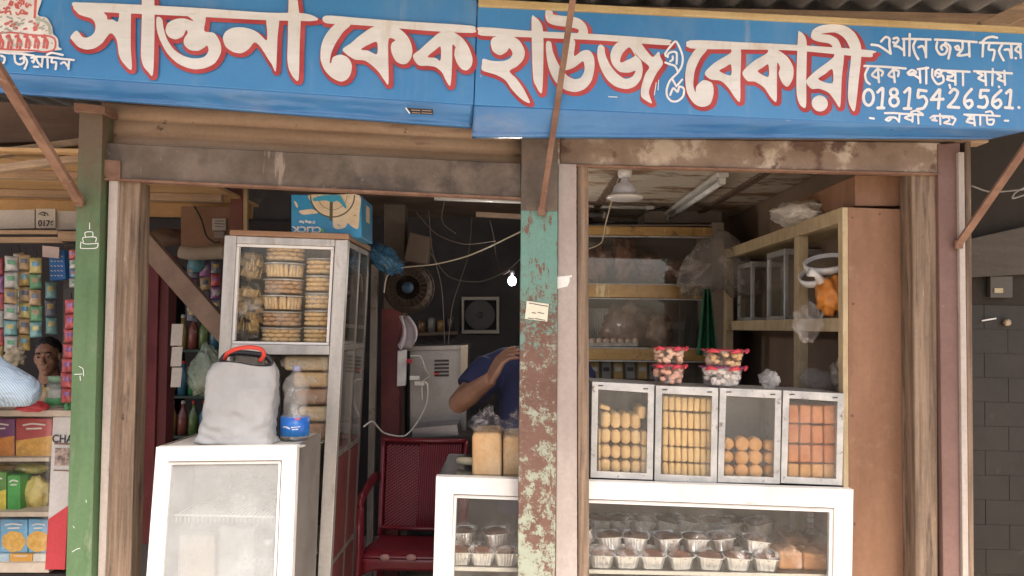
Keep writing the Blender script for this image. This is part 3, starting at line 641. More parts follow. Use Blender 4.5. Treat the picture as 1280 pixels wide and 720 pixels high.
MB().px([(1206, 300), (1330, 272), (1330, 340), (1206, 347)], 3.66, .03).build('board', mat('grey_board', ((.065, .054, .043), (.10, .084, .067), 4, (.6, 4, 4)), .8, bump=.3), bd, bevel=.003)
lb = thing('latch_box', 'small grey metal latch box with a round knob on the tiled wall', 'latch', W(1250, 358, 3.69))
MB().rect(1238, 345, 1266, 372, 3.68, .03).build('box', mat('grey_latch', (.09, .078, .065), .6), lb, bevel=.003)
MB().rect(1243, 360, 1254, 366, 3.675, .006).build('slot_cover', mat('brass_plate', (.4, .33, .2), .5, .3), lb, bevel=.001)
MB().lathe(W(1257, 403, 3.71), [(.0, -.02), (.016, -.018), (.017, 0), (.012, .004)], 16, (0, 1, 0)).build('knob', mat('brass_knob', (.4, .3, .2), .4, .5), lb)
MB().bar(W(1227, 401, 3.705), W(1245, 398, 3.705), .006, .006).build('wire_pin', PAPER, lb)
# timbers and cables in the dark roof space of the right bay
rt = thing('roof_timber', 'dark timber beam in the gloom under the right end of the roof', 'timber', W(1250, 240, 3.8))
MB().bar(W(1180, 250, 3.9), W(1340, 236, 3.9), .12, .1).build('beam', mat('dark_timber', (.09, .06, .045), .85, bump=.4), rt, bevel=.004)
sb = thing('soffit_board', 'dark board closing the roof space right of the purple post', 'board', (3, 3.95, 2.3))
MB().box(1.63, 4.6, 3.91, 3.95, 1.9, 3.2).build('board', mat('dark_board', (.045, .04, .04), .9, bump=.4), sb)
rt2 = thing('roof_timber', 'weathered brown roof timber above the right end of the signboard', 'timber', W(1262, 20, 3.2))
MB().bar(W(1225, 38, 3.1), W(1340, -14, 3.1), .05, .06).build('rafter', WOODX, rt2, bevel=.004)
def wire(label, pts, r, m, name='wire', group=None):
    pts = [Vector(p) for p in pts]; c = crom([tuple(p) for p in pts], False, 6) if len(pts) > 2 else pts
    return tag(MB().tube([Vector(p) for p in c], r, 6).build(name, m, loc=pts[0]), label, 'wire', group)
wire('thin grey cable sagging in the dark roof space beside the purple post', [W(1214, 232, 3.6), W(1240, 240, 3.6), W(1285, 236, 3.6)], .004, mat('grey_cable', (.25, .23, .21), .6))
wire('looped cable end hanging at the dark right end of the roof', [W(1290, 230, 3.5), W(1270, 240, 3.5), W(1266, 248, 3.5), W(1285, 242, 3.5)], .004, mat('grey_cable', (.25, .23, .21), .6))

# ------------------------------------------------------------------ long wooden rack along the right wall, plywood end panel
RX = W(1058, 400, 3.1).x
rk = thing('wooden_rack', 'tall open wooden rack with a plywood end panel along the wall', 'rack', (RX + .1, 3.9, 0))
PLY = mat('brown_plywood', ((.215, .108, .058), (.285, .152, .088), 4, (2, 2, .5)), .65, layers=[dict(c=(.17, .085, .05), s=3, lo=.55, hi=.8, st=(2, 2, .4)), dict(c=(.34, .21, .13), s=9, lo=.60, hi=.8, st=(5, 5, .3)), dict(c=(.17, .085, .05), s=30, lo=.68, hi=.74), dict(c=(.15, .075, .045), s=14, lo=.66, hi=.72, st=(6, 6, .25)), dict(c=(.40, .27, .18), s=3.2, lo=.62, hi=.8)], bump=.25, bscale=25, bst=(4, 4, .4))
MB().px([(1060, 259), (1141, 262), (1147, 905), (1062, 905)], 3.10, .022).build('end_panel', PLY, rk, bevel=.002)
m = MB()
for x_, y_ in ((1066, 272), (1134, 275), (1067, 380), (1136, 402), (1066, 520), (1138, 548), (1069, 655), (1139, 690), (1100, 268)): m.lathe(W(x_, y_, 3.0985), [(0, -.002), (.004, -.0015), (.0045, .001)], 10, (0, 1, 0))
m.build('nail_heads', RUST, rk)
MB().px([(1053, 259), (1060, 259), (1062, 905), (1055, 905)], 3.10, .045).build('post', PALEW, rk, bevel=.003)
def xbox(y0, y1, z0, z1, x0=RX, x1=RX + .045): return MB().box(x0, x1, y0, y1, z0, z1)
ztop = W(1057, 266, 3.1).z
xbox(3.62, 3.68, 0, ztop - .031).build('post', PALEW, rk, bevel=.003)
xbox(4.84, 4.90, 0, ztop - .031).build('post', PALEW, rk, bevel=.003)
xbox(3.147, 4.92, ztop - .03, ztop + .03).build('top_rail', PALEW, rk, bevel=.003)
MB().box(RX + .05, 1.52, 3.125, 4.9, ztop - .02, ztop).build('top_board', PALEW, rk)
zm = W(1057, 405, 3.1).z
xbox(3.147, 4.83, zm - .03, zm + .025, RX - .003, RX + .044).build('shelf_rail', PALEW, rk, bevel=.003)
MB().box(RX + .046, 1.52, 3.125, 4.9, zm, zm + .02).build('shelf_board', mat('dark_shelf', (.16, .11, .08), .8), rk)
for z in (1.2, .7): MB().box(RX + .046, 1.52, 3.125, 4.9, z, z + .02).build('shelf_board', MATS['dark_shelf'], rk)
pb = thing('plywood_box', 'reddish plywood box standing on top of the tall wooden rack', 'box', W(1100, 260, 3.15))
MB().px([(1069, 219), (1139, 219), (1139, 257.5), (1069, 257.5)], 3.13, .9).build('box', PLY, pb, bevel=.003)
# things on the rack
pr = tag(MB().blob(W(1000, 268, 3.62), (.12, .17, .052), .35, 9, 28, 14, 4).build('plastic_roll', film('milky_film', (.62, .58, .52), .75, 14, .35), loc=W(1000, 283, 3.62)), 'rolled up milky plastic sheet on top of the wooden rack', 'plastic sheet')
for i, (lab, px0, px1, py0, py1, Y) in enumerate((('larger glass fronted tin standing nearer on the rack shelf', 949, 992, 310, 403, 3.95), ('smaller glass fronted tin farther back on the rack shelf', 913, 948, 326, 404, 4.5))):
    t = thing('glass_tin', lab, 'tin', W((px0 + px1) / 2, py1, Y), 'tins on the wooden rack')
    a = W(px0, py0, Y); b = W(px1, py1, Y)
    y1 = Y + .28
    X0, X1 = RX + .05, RX + .24
    for nm, mm in (('frame', MB().box(X0, X1, Y, y1, zm + .022, zm + .045).box(X0, X1, Y, y1, a.z - .03, a.z).box(X0, X0 + .02, Y, Y + .02, zm + .046, a.z - .031).box(X0, X0 + .02, y1 - .02, y1, zm + .046, a.z - .031).box(X1 - .02, X1, Y, Y + .02, zm + .046, a.z - .031)),):
        mm.build(nm, GALV, t, bevel=.002)
    MB().box(X0 + .008, X0 + .011, Y + .021, y1 - .021, zm + .046, a.z - .031).build('glass_pane', GLASSD, t)
    MB().box(X0 + .021, X1 - .021, Y + .008, Y + .011, zm + .046, a.z - .031).build('glass_pane', GLASSD, t)
    MB().box(X1 - .004, X1, Y + .021, y1, zm + .046, a.z - .031).build('back_plate', GALV, t)
ORN = mat('orange_plastic', ((.60, .19, .035), (.75, .30, .06), 9), .35, layers=[dict(c=(.78, .5, .25), s=14, lo=.62, hi=.75)], bump=.4, bscale=20)
ob = thing('orange_bag', 'knotted orange plastic bag lying on the rack shelf', 'bag', W(1035, 392, 3.3))
MB().blob(W(1038, 369, 3.3), (.055, .08, .075), .35, 8, 24, 14, 2).build('bag', ORN, ob)
MB().tube([W(1027, 352, 3.28), W(1020, 343, 3.27), W(1012, 340, 3.26)], [.02, .012, .02], 10).build('knot', PAPER, ob)
for i, (lab, x, y) in enumerate((('upper round white rimmed sieve tucked above the orange bag', 1034, 330), ('lower round white rimmed sieve tucked behind the orange bag', 1027, 342))):
    sv = thing('sieve', lab, 'sieve', W(x, y, 3.36 + i * .05), 'sieves on the rack')
    ax = (-.25, -.35, .9) if i == 0 else (-.45, -.3, .8)
    MB().lathe(W(x, y, 3.36 + i * .05), [(.088, -.012), (.094, -.014), (.096, .014), (.088, .016), (.087, -.01)], 30, ax).build('rim', PAPER, sv)
    MB().lathe(W(x, y, 3.36 + i * .05), [(.0, -.004), (.087, -.004), (.087, -.002), (0, -.002)], 30, ax).build('mesh_bottom', mat('brown_mesh', (.22, .16, .10), .7), sv)
def crumple(label, c, r, m, name='plastic_bag', cat='plastic bag', seed=1, fn=None, group=None, amp=.34):
    c = Vector(c)
    return tag(MB().blob(c, r, amp, 9, 30, 18, seed, fn).build(name, m, loc=c - Vector((0, 0, r[2]))), label, cat, group)
crumple('clear plastic bag hanging over the edge of the rack shelf', W(1010, 405, 3.07), (.058, .04, .072), film('bag_film', (.58, .53, .50), .15, 6, .15), seed=3, fn=lambda p, d: Vector((p.x * (1.0 if p.z > 0 else 1 + p.z * 7), p.y, p.z)))
crumple('small crumpled plastic bag on top of the third biscuit tin', W(962, 474, 3.2), (.038, .04, .036), film('white_film', (.74, .71, .67), .26, 6, .2), seed=6)
crumple('pale plastic bag behind the rightmost biscuit tin', W(1022, 474, 3.55), (.07, .06, .045), film('white_film', (.74, .71, .67), .26, 6, .2), seed=9)
crumple('dusty brown plastic bag against the rack end panel', W(1049, 470, 3.3), (.03, .06, .06), film('brown_film', (.4, .33, .27), .6, 14, .3), seed=12)
crumple('large clear plastic sheet draped over the end of the back cabinet', W(898, 325, 4.75), (.24, .10, .17), film('grey_film', (.40, .36, .33), .35, 9, .25), seed=15, fn=lambda p, d: Vector((p.x, p.y, p.z - .5 * abs(p.x))))
gc = thing('green_cloth', 'dark green cloth hanging beside the glass back cabinet', 'cloth', W(885, 440, 4.72))
MB().grid(lambda u, v: W(884 + (u - .5) * (8 + 18 * v), 360 + v * 84, 4.72 - .03 * math.sin(u * 14)), 24, 10).build('cloth', mat('green_cloth', ((.015, .10, .045), (.03, .17, .08), 9), .85), gc, solid=.004)

# ------------------------------------------------------------------ ceiling lamps of the right bay
TUBEOFF = mat('unlit_tube', (.74, .73, .70), .25, coat=.4)
tl = thing('tube_lamp', 'long unlit tube lamp fixed along the stained ceiling', 'tube lamp', (1.03, 4.6, 2.34))
MB().box(1.00, 1.06, 3.92, 5.28, 2.312, 2.336).build('batten', mat('lamp_batten', (.66, .64, .6), .4), tl, bevel=.003)
MB().tube([(1.03, 3.95, 2.292), (1.03, 5.25, 2.292)], .0145, 14).build('tube', TUBEOFF, tl)
for y in (3.93, 5.25): MB().box(1.015, 1.045, y - .012, y + .018, 2.277, 2.311).build('holder', mat('lamp_batten', (.66, .64, .6), .4), tl, bevel=.002)
t2 = thing('tube_lamp', 'short white tube lamp across the back above the glass cabinet', 'tube lamp', W(770, 256, 5.2))
a, b = W(690, 253, 5.2), W(818, 257, 5.2)
MB().bar(a, b, .05, .03).build('batten', MATS['lamp_batten'], t2, bevel=.003)
MB().tube([a + Vector((0, -.03, -.02)), b + Vector((0, -.03, -.02))], .014, 12).build('tube', TUBEOFF, t2)
MB().rect(808, 252, 818, 262, 5.13, .06).build('end_cap', PAPER, t2, bevel=.003)
t3 = thing('tube_lamp', 'grey pipe shaped lamp below the short white tube lamp', 'tube lamp', W(745, 268, 5.25))
MB().tube([W(690, 268, 5.25), W(753, 269, 5.25)], .018, 12).build('tube', mat('grey_lamp', (.3, .29, .28), .4), t3)
MB().tube([W(753, 269, 5.25), W(757, 269, 5.25)], .024, 12).build('end_cap', PAPER, t3)
t4 = thing('tube_lamp', 'thin pale tube lamp at the back right of the stained ceiling', 'tube lamp', W(915, 255, 5.4))
MB().tube([W(895, 254, 5.4), W(936, 255, 5.4)], .013, 10).build('tube', TUBEOFF, t4)
pl = thing('led_lamp', 'unlit white bulb lamp with a wide flat disc under the stained ceiling', 'lamp', W(781, 205, 3.85))
cc = W(781, 227, 3.85)
MB().lathe(cc, [(.016, .065), (.034, .06), (.036, .04), (.03, .02), (.018, .018)], 20).build('holder', mat('lamp_ceramic', (.72, .70, .68), .3), pl)
MB().lathe(cc, [(.018, .017), (.021, .0), (.05, -.022), (.058, -.045), (.056, -.066), (.04, -.07)], 24).build('bulb', mat('lamp_blueish', (.60, .62, .72), .3, coat=.4), pl)
MB().lathe(cc, [(.0, -.071), (.088, -.073), (.09, -.082), (.07, -.09), (.0, -.092)], 32).build('disc', mat('lamp_disc', (.78, .76, .72), .3), pl)
MB().tube([cc + Vector((0, 0, .064)), cc + Vector((.004, 0, .14))], .004, 6).build('flex', INK, pl)
wire('thin pale wire hanging from the stained ceiling beside the bulb lamp', [W(778, 207, 4.1), W(768, 240, 4.15), W(757, 280, 4.2), W(752, 303, 4.2), W(736, 311, 4.2)], .0035, mat('pale_wire', (.62, .52, .38), .5))
wire('dark wire running from the tube lamp to the cabinet top', [W(835, 258, 5.1), W(810, 264, 5.0), W(790, 274, 4.9), W(740, 281, 4.9)], .004, BLACK)
cb = thing('board_box', 'pale grey cardboard box lying on the glass back cabinet', 'box', W(853, 279, 5.3))
MB().rect(806, 263.5, 902, 279, 5.3, .3).build('box', mat('grey_board_box', (.34, .30, .25), .8), cb, bevel=.004)

# ------------------------------------------------------------------ glass cabinet at the back of the right bay
YC = 4.9
gcab = thing('back_cabinet', 'wide glass fronted cabinet of bread at the back of the right bay', 'cabinet', W(800, 560, YC))
GOLD = mat('varnished_rail', ((.34, .19, .06), (.50, .31, .11), 4, (.6, 4, 4)), .28, .25, coat=.5, layers=[dict(c=(.12, .07, .035), s=5, lo=.54, hi=.62, st=(1.5, 1, .6)), dict(c=(.62, .48, .26), s=6, lo=.58, hi=.64, st=(2, 1, .4))])  # dark and gold blotches paint the reflections on the rails
for (y0, y1, mm, nm) in ((282, 293, GOLD, 'top_rail'), (354, 371, GOLD, 'shelf_rail'), (434, 449, GOLD, 'shelf_rail')):
    MB().rect(700, y0, 890, y1, YC, .03, .012).build(nm, mm, gcab, bevel=.002)
for y in (293.6, 353.2, 371.6, 433.2, 449.6): MB().rect(700, y, 890, y + 1.6, YC - .004, .034, .012).build('alu_strip', ALU, gcab)
MB().rect(890.5, 278, 905, 570, YC, .42).build('side_panel', mat('cabinet_side', (.24, .19, .15), .7), gcab, bevel=.003)
MB().rect(702, 281, 905, 282, YC, .45).build('top_board', mat('cabinet_side', (.24, .19, .15), .7), gcab)
for y in (369, 448): MB().rect(702, y, 890, y + 1.5, YC + .031, .42).build('shelf', mat('cabinet_side', (.24, .19, .15), .7), gcab)
MB().rect(702, 283, 890, 570, YC + .46, .01).build('back_panel', mat('grey_back_panel', ((.16, .13, .11), (.24, .20, .17), 3), .7), gcab)
MB().rect(693, 282, 701, 570, YC, .44).build('side_panel', mat('cabinet_side', (.24, .19, .15), .7), gcab)
MB().rect(700, 294, 890, 353, YC + .006, .003, .012).build('glass_pane', GLASSD, gcab)
MB().rect(700, 373, 797, 432, YC + .006, .003, .012).build('glass_pane', GLASSD, gcab)
MB().rect(797.5, 374, 890, 433, YC + .012, .003, .012).build('glass_pane', GLASSD, gcab)
MB().rect(700, 451, 890, 560, YC + .006, .003, .012).build('glass_pane', GLASSD, gcab)
BREADBAG = mat('brown_cake_in_bag', ((.11, .045, .03), (.27, .13, .085), 14), .45, layers=[dict(c=(.36, .24, .18), s=30, lo=.62, hi=.75)], bump=.6, bscale=25, coat=.1)
labs = ['dark bagged cake at the pillar end of the upper cabinet shelf', 'tall bagged cake second on the upper cabinet shelf', 'reddish bagged cake in the middle of the upper cabinet shelf', 'low bagged cake fourth on the upper cabinet shelf', 'bagged cake at the far end of the upper cabinet shelf']
for i, (x, y, rx, rz) in enumerate(((748, 330, .10, .105), (781, 324, .09, .135), (812, 334, .09, .085), (842, 338, .085, .065), (871, 336, .08, .07))):
    crumple(labs[i], W(x, y, YC + .2), (rx, .12, rz), BREADBAG, 'bagged_cake', 'cake', seed=20 + i, group='bagged cakes in the back cabinet', amp=.4)
HEAP = mat('dark_biscuit_heap', ((.20, .12, .085), (.32, .21, .16), 22), .4, layers=[dict(c=(.36, .28, .24), s=40, lo=.6, hi=.72)], bump=.8, bscale=40, coat=.2)
crumple('large brown bagged heap on the middle cabinet shelf', W(787, 412, YC + .22), (.19, .13, .16), HEAP, 'bagged_cake', 'cake', seed=31, group='bagged cakes in the back cabinet', amp=.25)
crumple('smaller brown bagged heap beside the sliding glass of the cabinet', W(822, 416, YC + .18), (.10, .12, .12), HEAP, 'bagged_cake', 'cake', seed=33, group='bagged cakes in the back cabinet', amp=.25)
t = thing('ribbed_carton', 'white ribbed carton behind the brown heap in the cabinet', 'carton', W(752, 430, YC + .36))
m = MB()
for i in range(13): m.lathe(W(735 + i * 3, 431, YC + .36), [(.009, 0), (.009, .24)], 8)
m.build('carton', mat('white_carton', (.66, .64, .6), .7), t)
tr = thing('pastry_tray', 'flat tray of pale pink pastries on the middle cabinet shelf', 'tray', W(768, 433, YC + .05))
MB().rect(735, 428.5, 797, 433, YC + .02, .2).build('tray', ALU, tr)
m = MB()
for i in range(7): m.blob(W(740 + i * 9, 426.5, YC + .06), (.024, .03, .02), .2, 6, 10, 6, i)
m.build('pastries', mat('pink_pastry', (.68, .52, .44), .6), tr)
for i in range(6):
    t = thing('yellow_packet', ('pale' if i % 2 else 'yellow') + ' packet standing on the lowest visible cabinet shelf, ' + ['nearest the jamb', 'second from the jamb', 'third from the jamb', 'fourth from the jamb', 'fifth from the jamb', 'farthest from the jamb'][i], 'packet', W(742 + i * 15, 470, YC + .12), 'packets on the low cabinet shelf')
    x = 737 + i * 15
    MB().px([(x, 452), (x + 12, 452), (x + 12, 474), (x, 474)], YC + .1, .08).build('pack', mat(('yellow_pack', 'grey_pack')[i % 2], ((.6, .38, .10), (.34, .33, .32))[i % 2], .4), t, bevel=.006)
    MB().px([(x + 2, 459), (x + 10, 459), (x + 10, 464), (x + 2, 464)], YC + .099, .001).build('label_band', (PAPER, INK)[i % 2], t)

# ------------------------------------------------------------------ main glass counter
YF = 3.02
ct = thing('display_counter', 'long white framed glass counter standing behind the peeling pillar', 'counter', W(800, 905, YF))
o = [(545, 595.5), (1067, 612), (1062, 905), (536, 905)]; i_ = [(567, 617.5), (1043, 635), (1041, 752), (562, 752)]
MB().frame(o, i_, YF, .045).build('frame', WHITE, ct, bevel=.003)
o2 = [(567.6, 618.3), (1042.4, 635.6), (1040.4, 751), (562.6, 751)]; i2 = [(571, 622.5), (1037, 640.5), (1035.5, 748), (566, 748)]
MB().frame(o2, i2, YF + .008, .02).build('inner_frame', WHITE, ct, bevel=.0015)
MB().px([(571.4, 623), (1036.6, 641), (1035, 747), (566.4, 747)], YF + .014, .004).build('front_glass', GLASS, ct)
TL, TR = W(545, 595.5, YF), W(1067, 612, YF)
D_ = .52
def tp(u, y, dz=0): p = TL.lerp(TR, u); return Vector((p.x, YF + y, p.z + dz))
MB().prism([tp(.004, .046, -.012), tp(.996, .046, -.012), tp(.996, .046, -.004), tp(.004, .046, -.004)], (0, D_, 0)).build('top_glass', mat('dark_top_glass', (.05, .055, .055), .15, coat=.5, layers=[dict(c=(.2, .18, .16), s=12, lo=.6, hi=.8, r=.6)]), ct)
for u0, u1 in ((0, .03), (.955, .985)):
    p, q = tp(u0, D_ + .05), tp(u1, D_ + .05)
    MB().box(p.x, q.x, YF + D_ + .02, YF + D_ + .06, 0, p.z - .014).build('rear_post', WHITE, ct, bevel=.002)
    MB().box(p.x + .004, q.x - .004, YF + .046, YF + D_ + .019, p.z - .05, p.z - .016).build('side_rail', WHITE, ct, bevel=.002)
SHZ = W(800, 716, YF + .03).z
MB().box(TL.x + .05, TR.x - .05, YF + .05, YF + D_, SHZ - .006, SHZ).build('glass_shelf', GLASSD, ct)
MB().box(TL.x + .05, TR.x - .05, YF + .042, YF + .049, SHZ - .01, SHZ + .003).build('shelf_edge', mat('shelf_edge', (.5, .47, .40), .4), ct)
MB().box(TL.x + .03, TR.x - .03, YF + .05, YF + D_, .5, .52).build('floor_board', mat('counter_floor', (.45, .40, .33), .7), ct)
MB().box(.32, TR.x - .06, YF + D_ - .012, YF + D_ - .004, .52, TR.z - .03).build('back_panel', mat('tan_reflection_panel', ((.26, .21, .16), (.36, .30, .23), 3), .6), ct)  # added panel; its tan stands in for the street reflected in the glass

# biscuit tins on the counter
def tin(label, q, Y=YF + .05, depth=.25):
    c = [W(a, b, Y) for a, b in q]
    base = (c[2] + c[3]) / 2
    t = thing('biscuit_tin', label, 'biscuit tin', base, 'biscuit tins on the counter')
    x0, y0 = q[0]; x1 = q[1][0]; y1 = q[3][1]
    ins = lambda d: [(q[0][0] + d, q[0][1] + d + 2), (q[1][0] - d, q[1][1] + d + 2), (q[2][0] - d, q[2][1] - d), (q[3][0] + d, q[3][1] - d)]
    dr = MB().frame(q, ins(8), Y, .02).build('door', GALV, t, bevel=.0015)
    MB().px(ins(8.4), Y + .006, .003).build('glass_pane', glass('tin_glass', dirt=.10, haze=.012, hcol=(.55, .52, .45)), dr)
    p = [W(a, b, Y + .021) for a, b in q]
    off = Vector((0, depth, 0)); th = .004
    m = MB()
    m.prism([p[0], p[1], p[1] - Vector((0, 0, th)), p[0] - Vector((0, 0, th))], off)
    m.prism([p[3] + Vector((0, 0, th)), p[2] + Vector((0, 0, th)), p[2], p[3]], off)
    sx = Vector((th, 0, 0)); dz = Vector((0, 0, th + .0005))
    m.prism([p[0] - dz, p[0] + sx - dz, p[3] + sx + dz, p[3] + dz], off)
    m.prism([p[1] - sx - dz, p[1] - dz, p[2] + dz, p[2] - sx + dz], off)
    m.build('case', GALV, t)
    MB().prism([p[0] + Vector((.005, depth - .006, -.006)), p[1] + Vector((-.005, depth - .006, -.006)), p[2] + Vector((-.005, depth - .006, .006)), p[3] + Vector((.005, depth - .006, .006))], (0, .004, 0)).build('back_plate', mat('tin_back', (.28, .27, .25), .5, .3), t)
    MB().bar(W(q[0][0] + 8, q[0][1] + 5, Y - .001), W(q[0][0] + 14, q[0][1] + 5, Y - .001), .004, .004).build('hinge', DARKM, dr)
    MB().bar(W(q[1][0] - 14, q[1][1] + 5, Y - .001), W(q[1][0] - 8, q[1][1] + 5, Y - .001), .004, .004).build('hinge', DARKM, dr)
    return t
tinq = [[(740, 477), (818, 481), (816, 600), (738, 597)], [(820, 482), (898, 485), (896, 604), (818, 601)], [(900, 485), (977, 488), (975, 605), (897, 603)], [(979, 488), (1055, 492), (1053, 607), (976, 604)]]
tins = ['galvanised biscuit tin half full of yellow round rolls, nearest the jamb', 'galvanised biscuit tin packed full of upright yellow sticks', 'galvanised biscuit tin only half filled with round orange biscuits', 'galvanised biscuit tin full of reddish orange rusks beside the plywood panel']
for l, q in zip(tins, tinq): tin(l, q)
def bmat(n, a, b): return mat(n, (a, b, 10), .75, layers=[dict(c=tuple(x * .6 for x in a), s=26, lo=.62, hi=.78)], bump=.5, bscale=60)
YEL = bmat('yellow_biscuit', (.60, .38, .155), (.72, .51, .25)); ORG = bmat('orange_biscuit', (.52, .25, .08), (.62, .34, .13)); RED = bmat('red_rusk', (.44, .14, .05), (.56, .23, .09)); GOL = bmat('golden_stick', (.60, .38, .145), (.72, .50, .22))
def round_bis(label, px, py, Y, rpx, m, grp, squash=1.0, L=.17):
    c = W(px, py, Y); r = rpx * Y / 1000
    o = MB().lathe(c, [(0, 0), (r * .8, .001), (r, .008), (r * .96, .02), (r, .035), (r, L)], 16, (0, 1, 0), sy=squash).build('biscuit', m, loc=c)
    return tag(o, label, 'biscuit', grp)
def block_bis(label, x0, y0, x1, y1, Y, m, grp, L=.16, rot=0.0, bev=.008):
    cx, cy = (x0 + x1) / 2, (y0 + y1) / 2
    q = []
    for a, b in ((x0, y0), (x1, y0), (x1, y1), (x0, y1)):
        dx, dy = a - cx, b - cy; q.append((cx + dx * math.cos(rot) - dy * math.sin(rot), cy + dx * math.sin(rot) + dy * math.cos(rot)))
    c = W(cx, y1, Y)
    mb = MB().px(q, Y, L); o = mb.build('biscuit', m, loc=c, bevel=bev, seg=4)
    return tag(o, label, 'biscuit', grp)
YB = YF + .085
random.seed(11)
for r, (ya, yb) in enumerate(((515, 535.5), (536.5, 554.5), (555.5, 573.5), (574.5, 591))):
    for c_, (xa, xb) in enumerate(((748, 750.8), (751.4, 763.8), (764.4, 776.4), (777, 789), (789.6, 801.6), (802.2, 809))):
        if r == 0 and c_ in (0, 5): continue
        s = (xa - 750) * .05
        block_bis('round edged yellow biscuit roll in the tin nearest the jamb', xa, ya + s + random.uniform(-.6, .8), xb, yb + s - .3, YB + random.uniform(0, .01), YEL, 'rolls in the tin nearest the jamb', .16, random.uniform(-.04, .04), .018 if c_ not in (0, 5) else .006)
block_bis('yellow biscuit roll lying highest at the side of its heap', 797.5, 508, 808.5, 524, YB, YEL, 'upper rolls of the yellow heap', .15, .1, .015)
block_bis('small yellow biscuit lying flat on the heap beside the tin frame', 750, 507, 763, 512.5, YB + .01, YEL, 'upper rolls of the yellow heap', .1, .25, .006)
for r, (ya, yb) in enumerate(((494.5, 513), (514, 535), (536, 557.5), (558, 577), (577.5, 594))):
    for c_ in range(8):
        x0 = 828.3 + c_ * 7.9; s = (x0 - 828) * .045
        block_bis('upright golden biscuit stick in the full second tin', x0 + .3, ya + s + random.uniform(0, 1.3), x0 + 7.4, yb + s, YB + random.uniform(0, .006), GOL, 'sticks in the full tin', .15, random.uniform(-.05, .05))
for r, yy in enumerate((588, 572, 555)):
    for c_ in range(4):
        if r == 2 and c_ == 3: pass
        round_bis('round orange biscuit in the half filled third tin', 910.5 + c_ * 17.6 + random.uniform(-.7, .7), yy + c_ * .6 + random.uniform(-1, 1), YB + random.uniform(0, .012), 8.6 if 0 < c_ < 3 else 7, ORG, 'biscuits in the half filled tin', 1.02, .05)
for r, (ya, yb) in enumerate(((505, 529), (530, 554), (555, 578), (579, 597))):
    for c_ in range(4):
        x0 = 984.6 + c_ * 15.2
        block_bis('reddish orange rusk in the tin beside the plywood panel' if r < 3 else 'paler orange rusk in the bottom row of its tin', x0 + .4, ya + random.uniform(0, 1.5) + c_ * .4, x0 + 14.2, yb + c_ * .4, YB + random.uniform(0, .008), RED if r < 3 else ORG, 'rusks in the rightmost tin' if r < 3 else 'bottom row of rusks', .15, random.uniform(-.03, .03))

# plastic tubs of sweets on the tins
def tub(label, cx, y0, y1, w0, w1, m, seed, Y=YF + .14, grp='tubs of sweets on the tins', lidm=None):
    b = W(cx, y1, Y); s = Y / 1000; h = (y1 - y0) * s
    t = thing('sweet_tub', label, 'tub', b, grp)
    MB().lathe(b, [(0, .001), (w0 * s * .9, .001), (w0 * s, .008), (w1 * s, h * .86), (w1 * s * 1.06, h * .87), (w1 * s * 1.06, h * .92), (w1 * s, h * .93)], 28).build('tub', film('tub_plastic', (.8, .78, .76), .14, 5, .08), t)
    mm = MB(); rr = random.Random(seed)
    for k in range(34):
        a = rr.uniform(0, 6.3); z = rr.uniform(.12, .80); q = (w0 + (w1 - w0) * z) * s * .80
        mm.blob(b + Vector((math.cos(a) * q, math.sin(a) * q, h * z)), (.013, .012, .010), .25, 6, 9, 6, k)
    mm.build('sweets', m, t)
    ld_ = MB().lathe(b, [(0, h * .945), (w1 * s * 1.0, h * .945), (w1 * s * 1.09, h * .9), (w1 * s * 1.1, h * .94), (w1 * s * 1.02, h * .985), (0, h * .985)], 28).build('lid', lidm or film('red_lid', (.55, .06, .09), .55, 6, .2), t)
    for k, a in enumerate((-2.6, -1.5, -.5)):
        MB().tube([b + Vector((math.cos(a) * w1 * s * 1.08, math.sin(a) * w1 * s * 1.08, h * .8)), b + Vector((math.cos(a + .3) * w1 * s * 1.12, math.sin(a + .3) * w1 * s * 1.12, h * .93)), b + Vector((math.cos(a + .6) * w1 * s * 1.08, math.sin(a + .6) * w1 * s * 1.08, h * .84))], [.004, .009, .004], 6).build('ribbon', mat('red_ribbon', (.55, .05, .07), .4), ld_)
    return t
tub('lower clear tub of orange pink sweets with a red ribboned lid', 835, 455, 479, 17.5, 19.5, mat('peach_sweet', (.68, .36, .24), .5), 1)
tub('upper clear tub of pale peach sweets with a red ribboned lid', 836, 433, 456, 16.5, 19.5, mat('pale_peach_sweet', (.68, .45, .31), .5), 2)
tub('lower tub of white sweets with a purple ribboned lid', 902, 457, 482, 22, 26, mat('white_sweet', (.74, .66, .60), .5), 3, lidm=film('purple_lid', (.42, .06, .2), .5, 6, .2))
tub('upper tub of yellow sweets with a red ribboned lid', 904, 436, 459, 21, 26, mat('yellow_sweet', (.68, .45, .22), .5), 4)

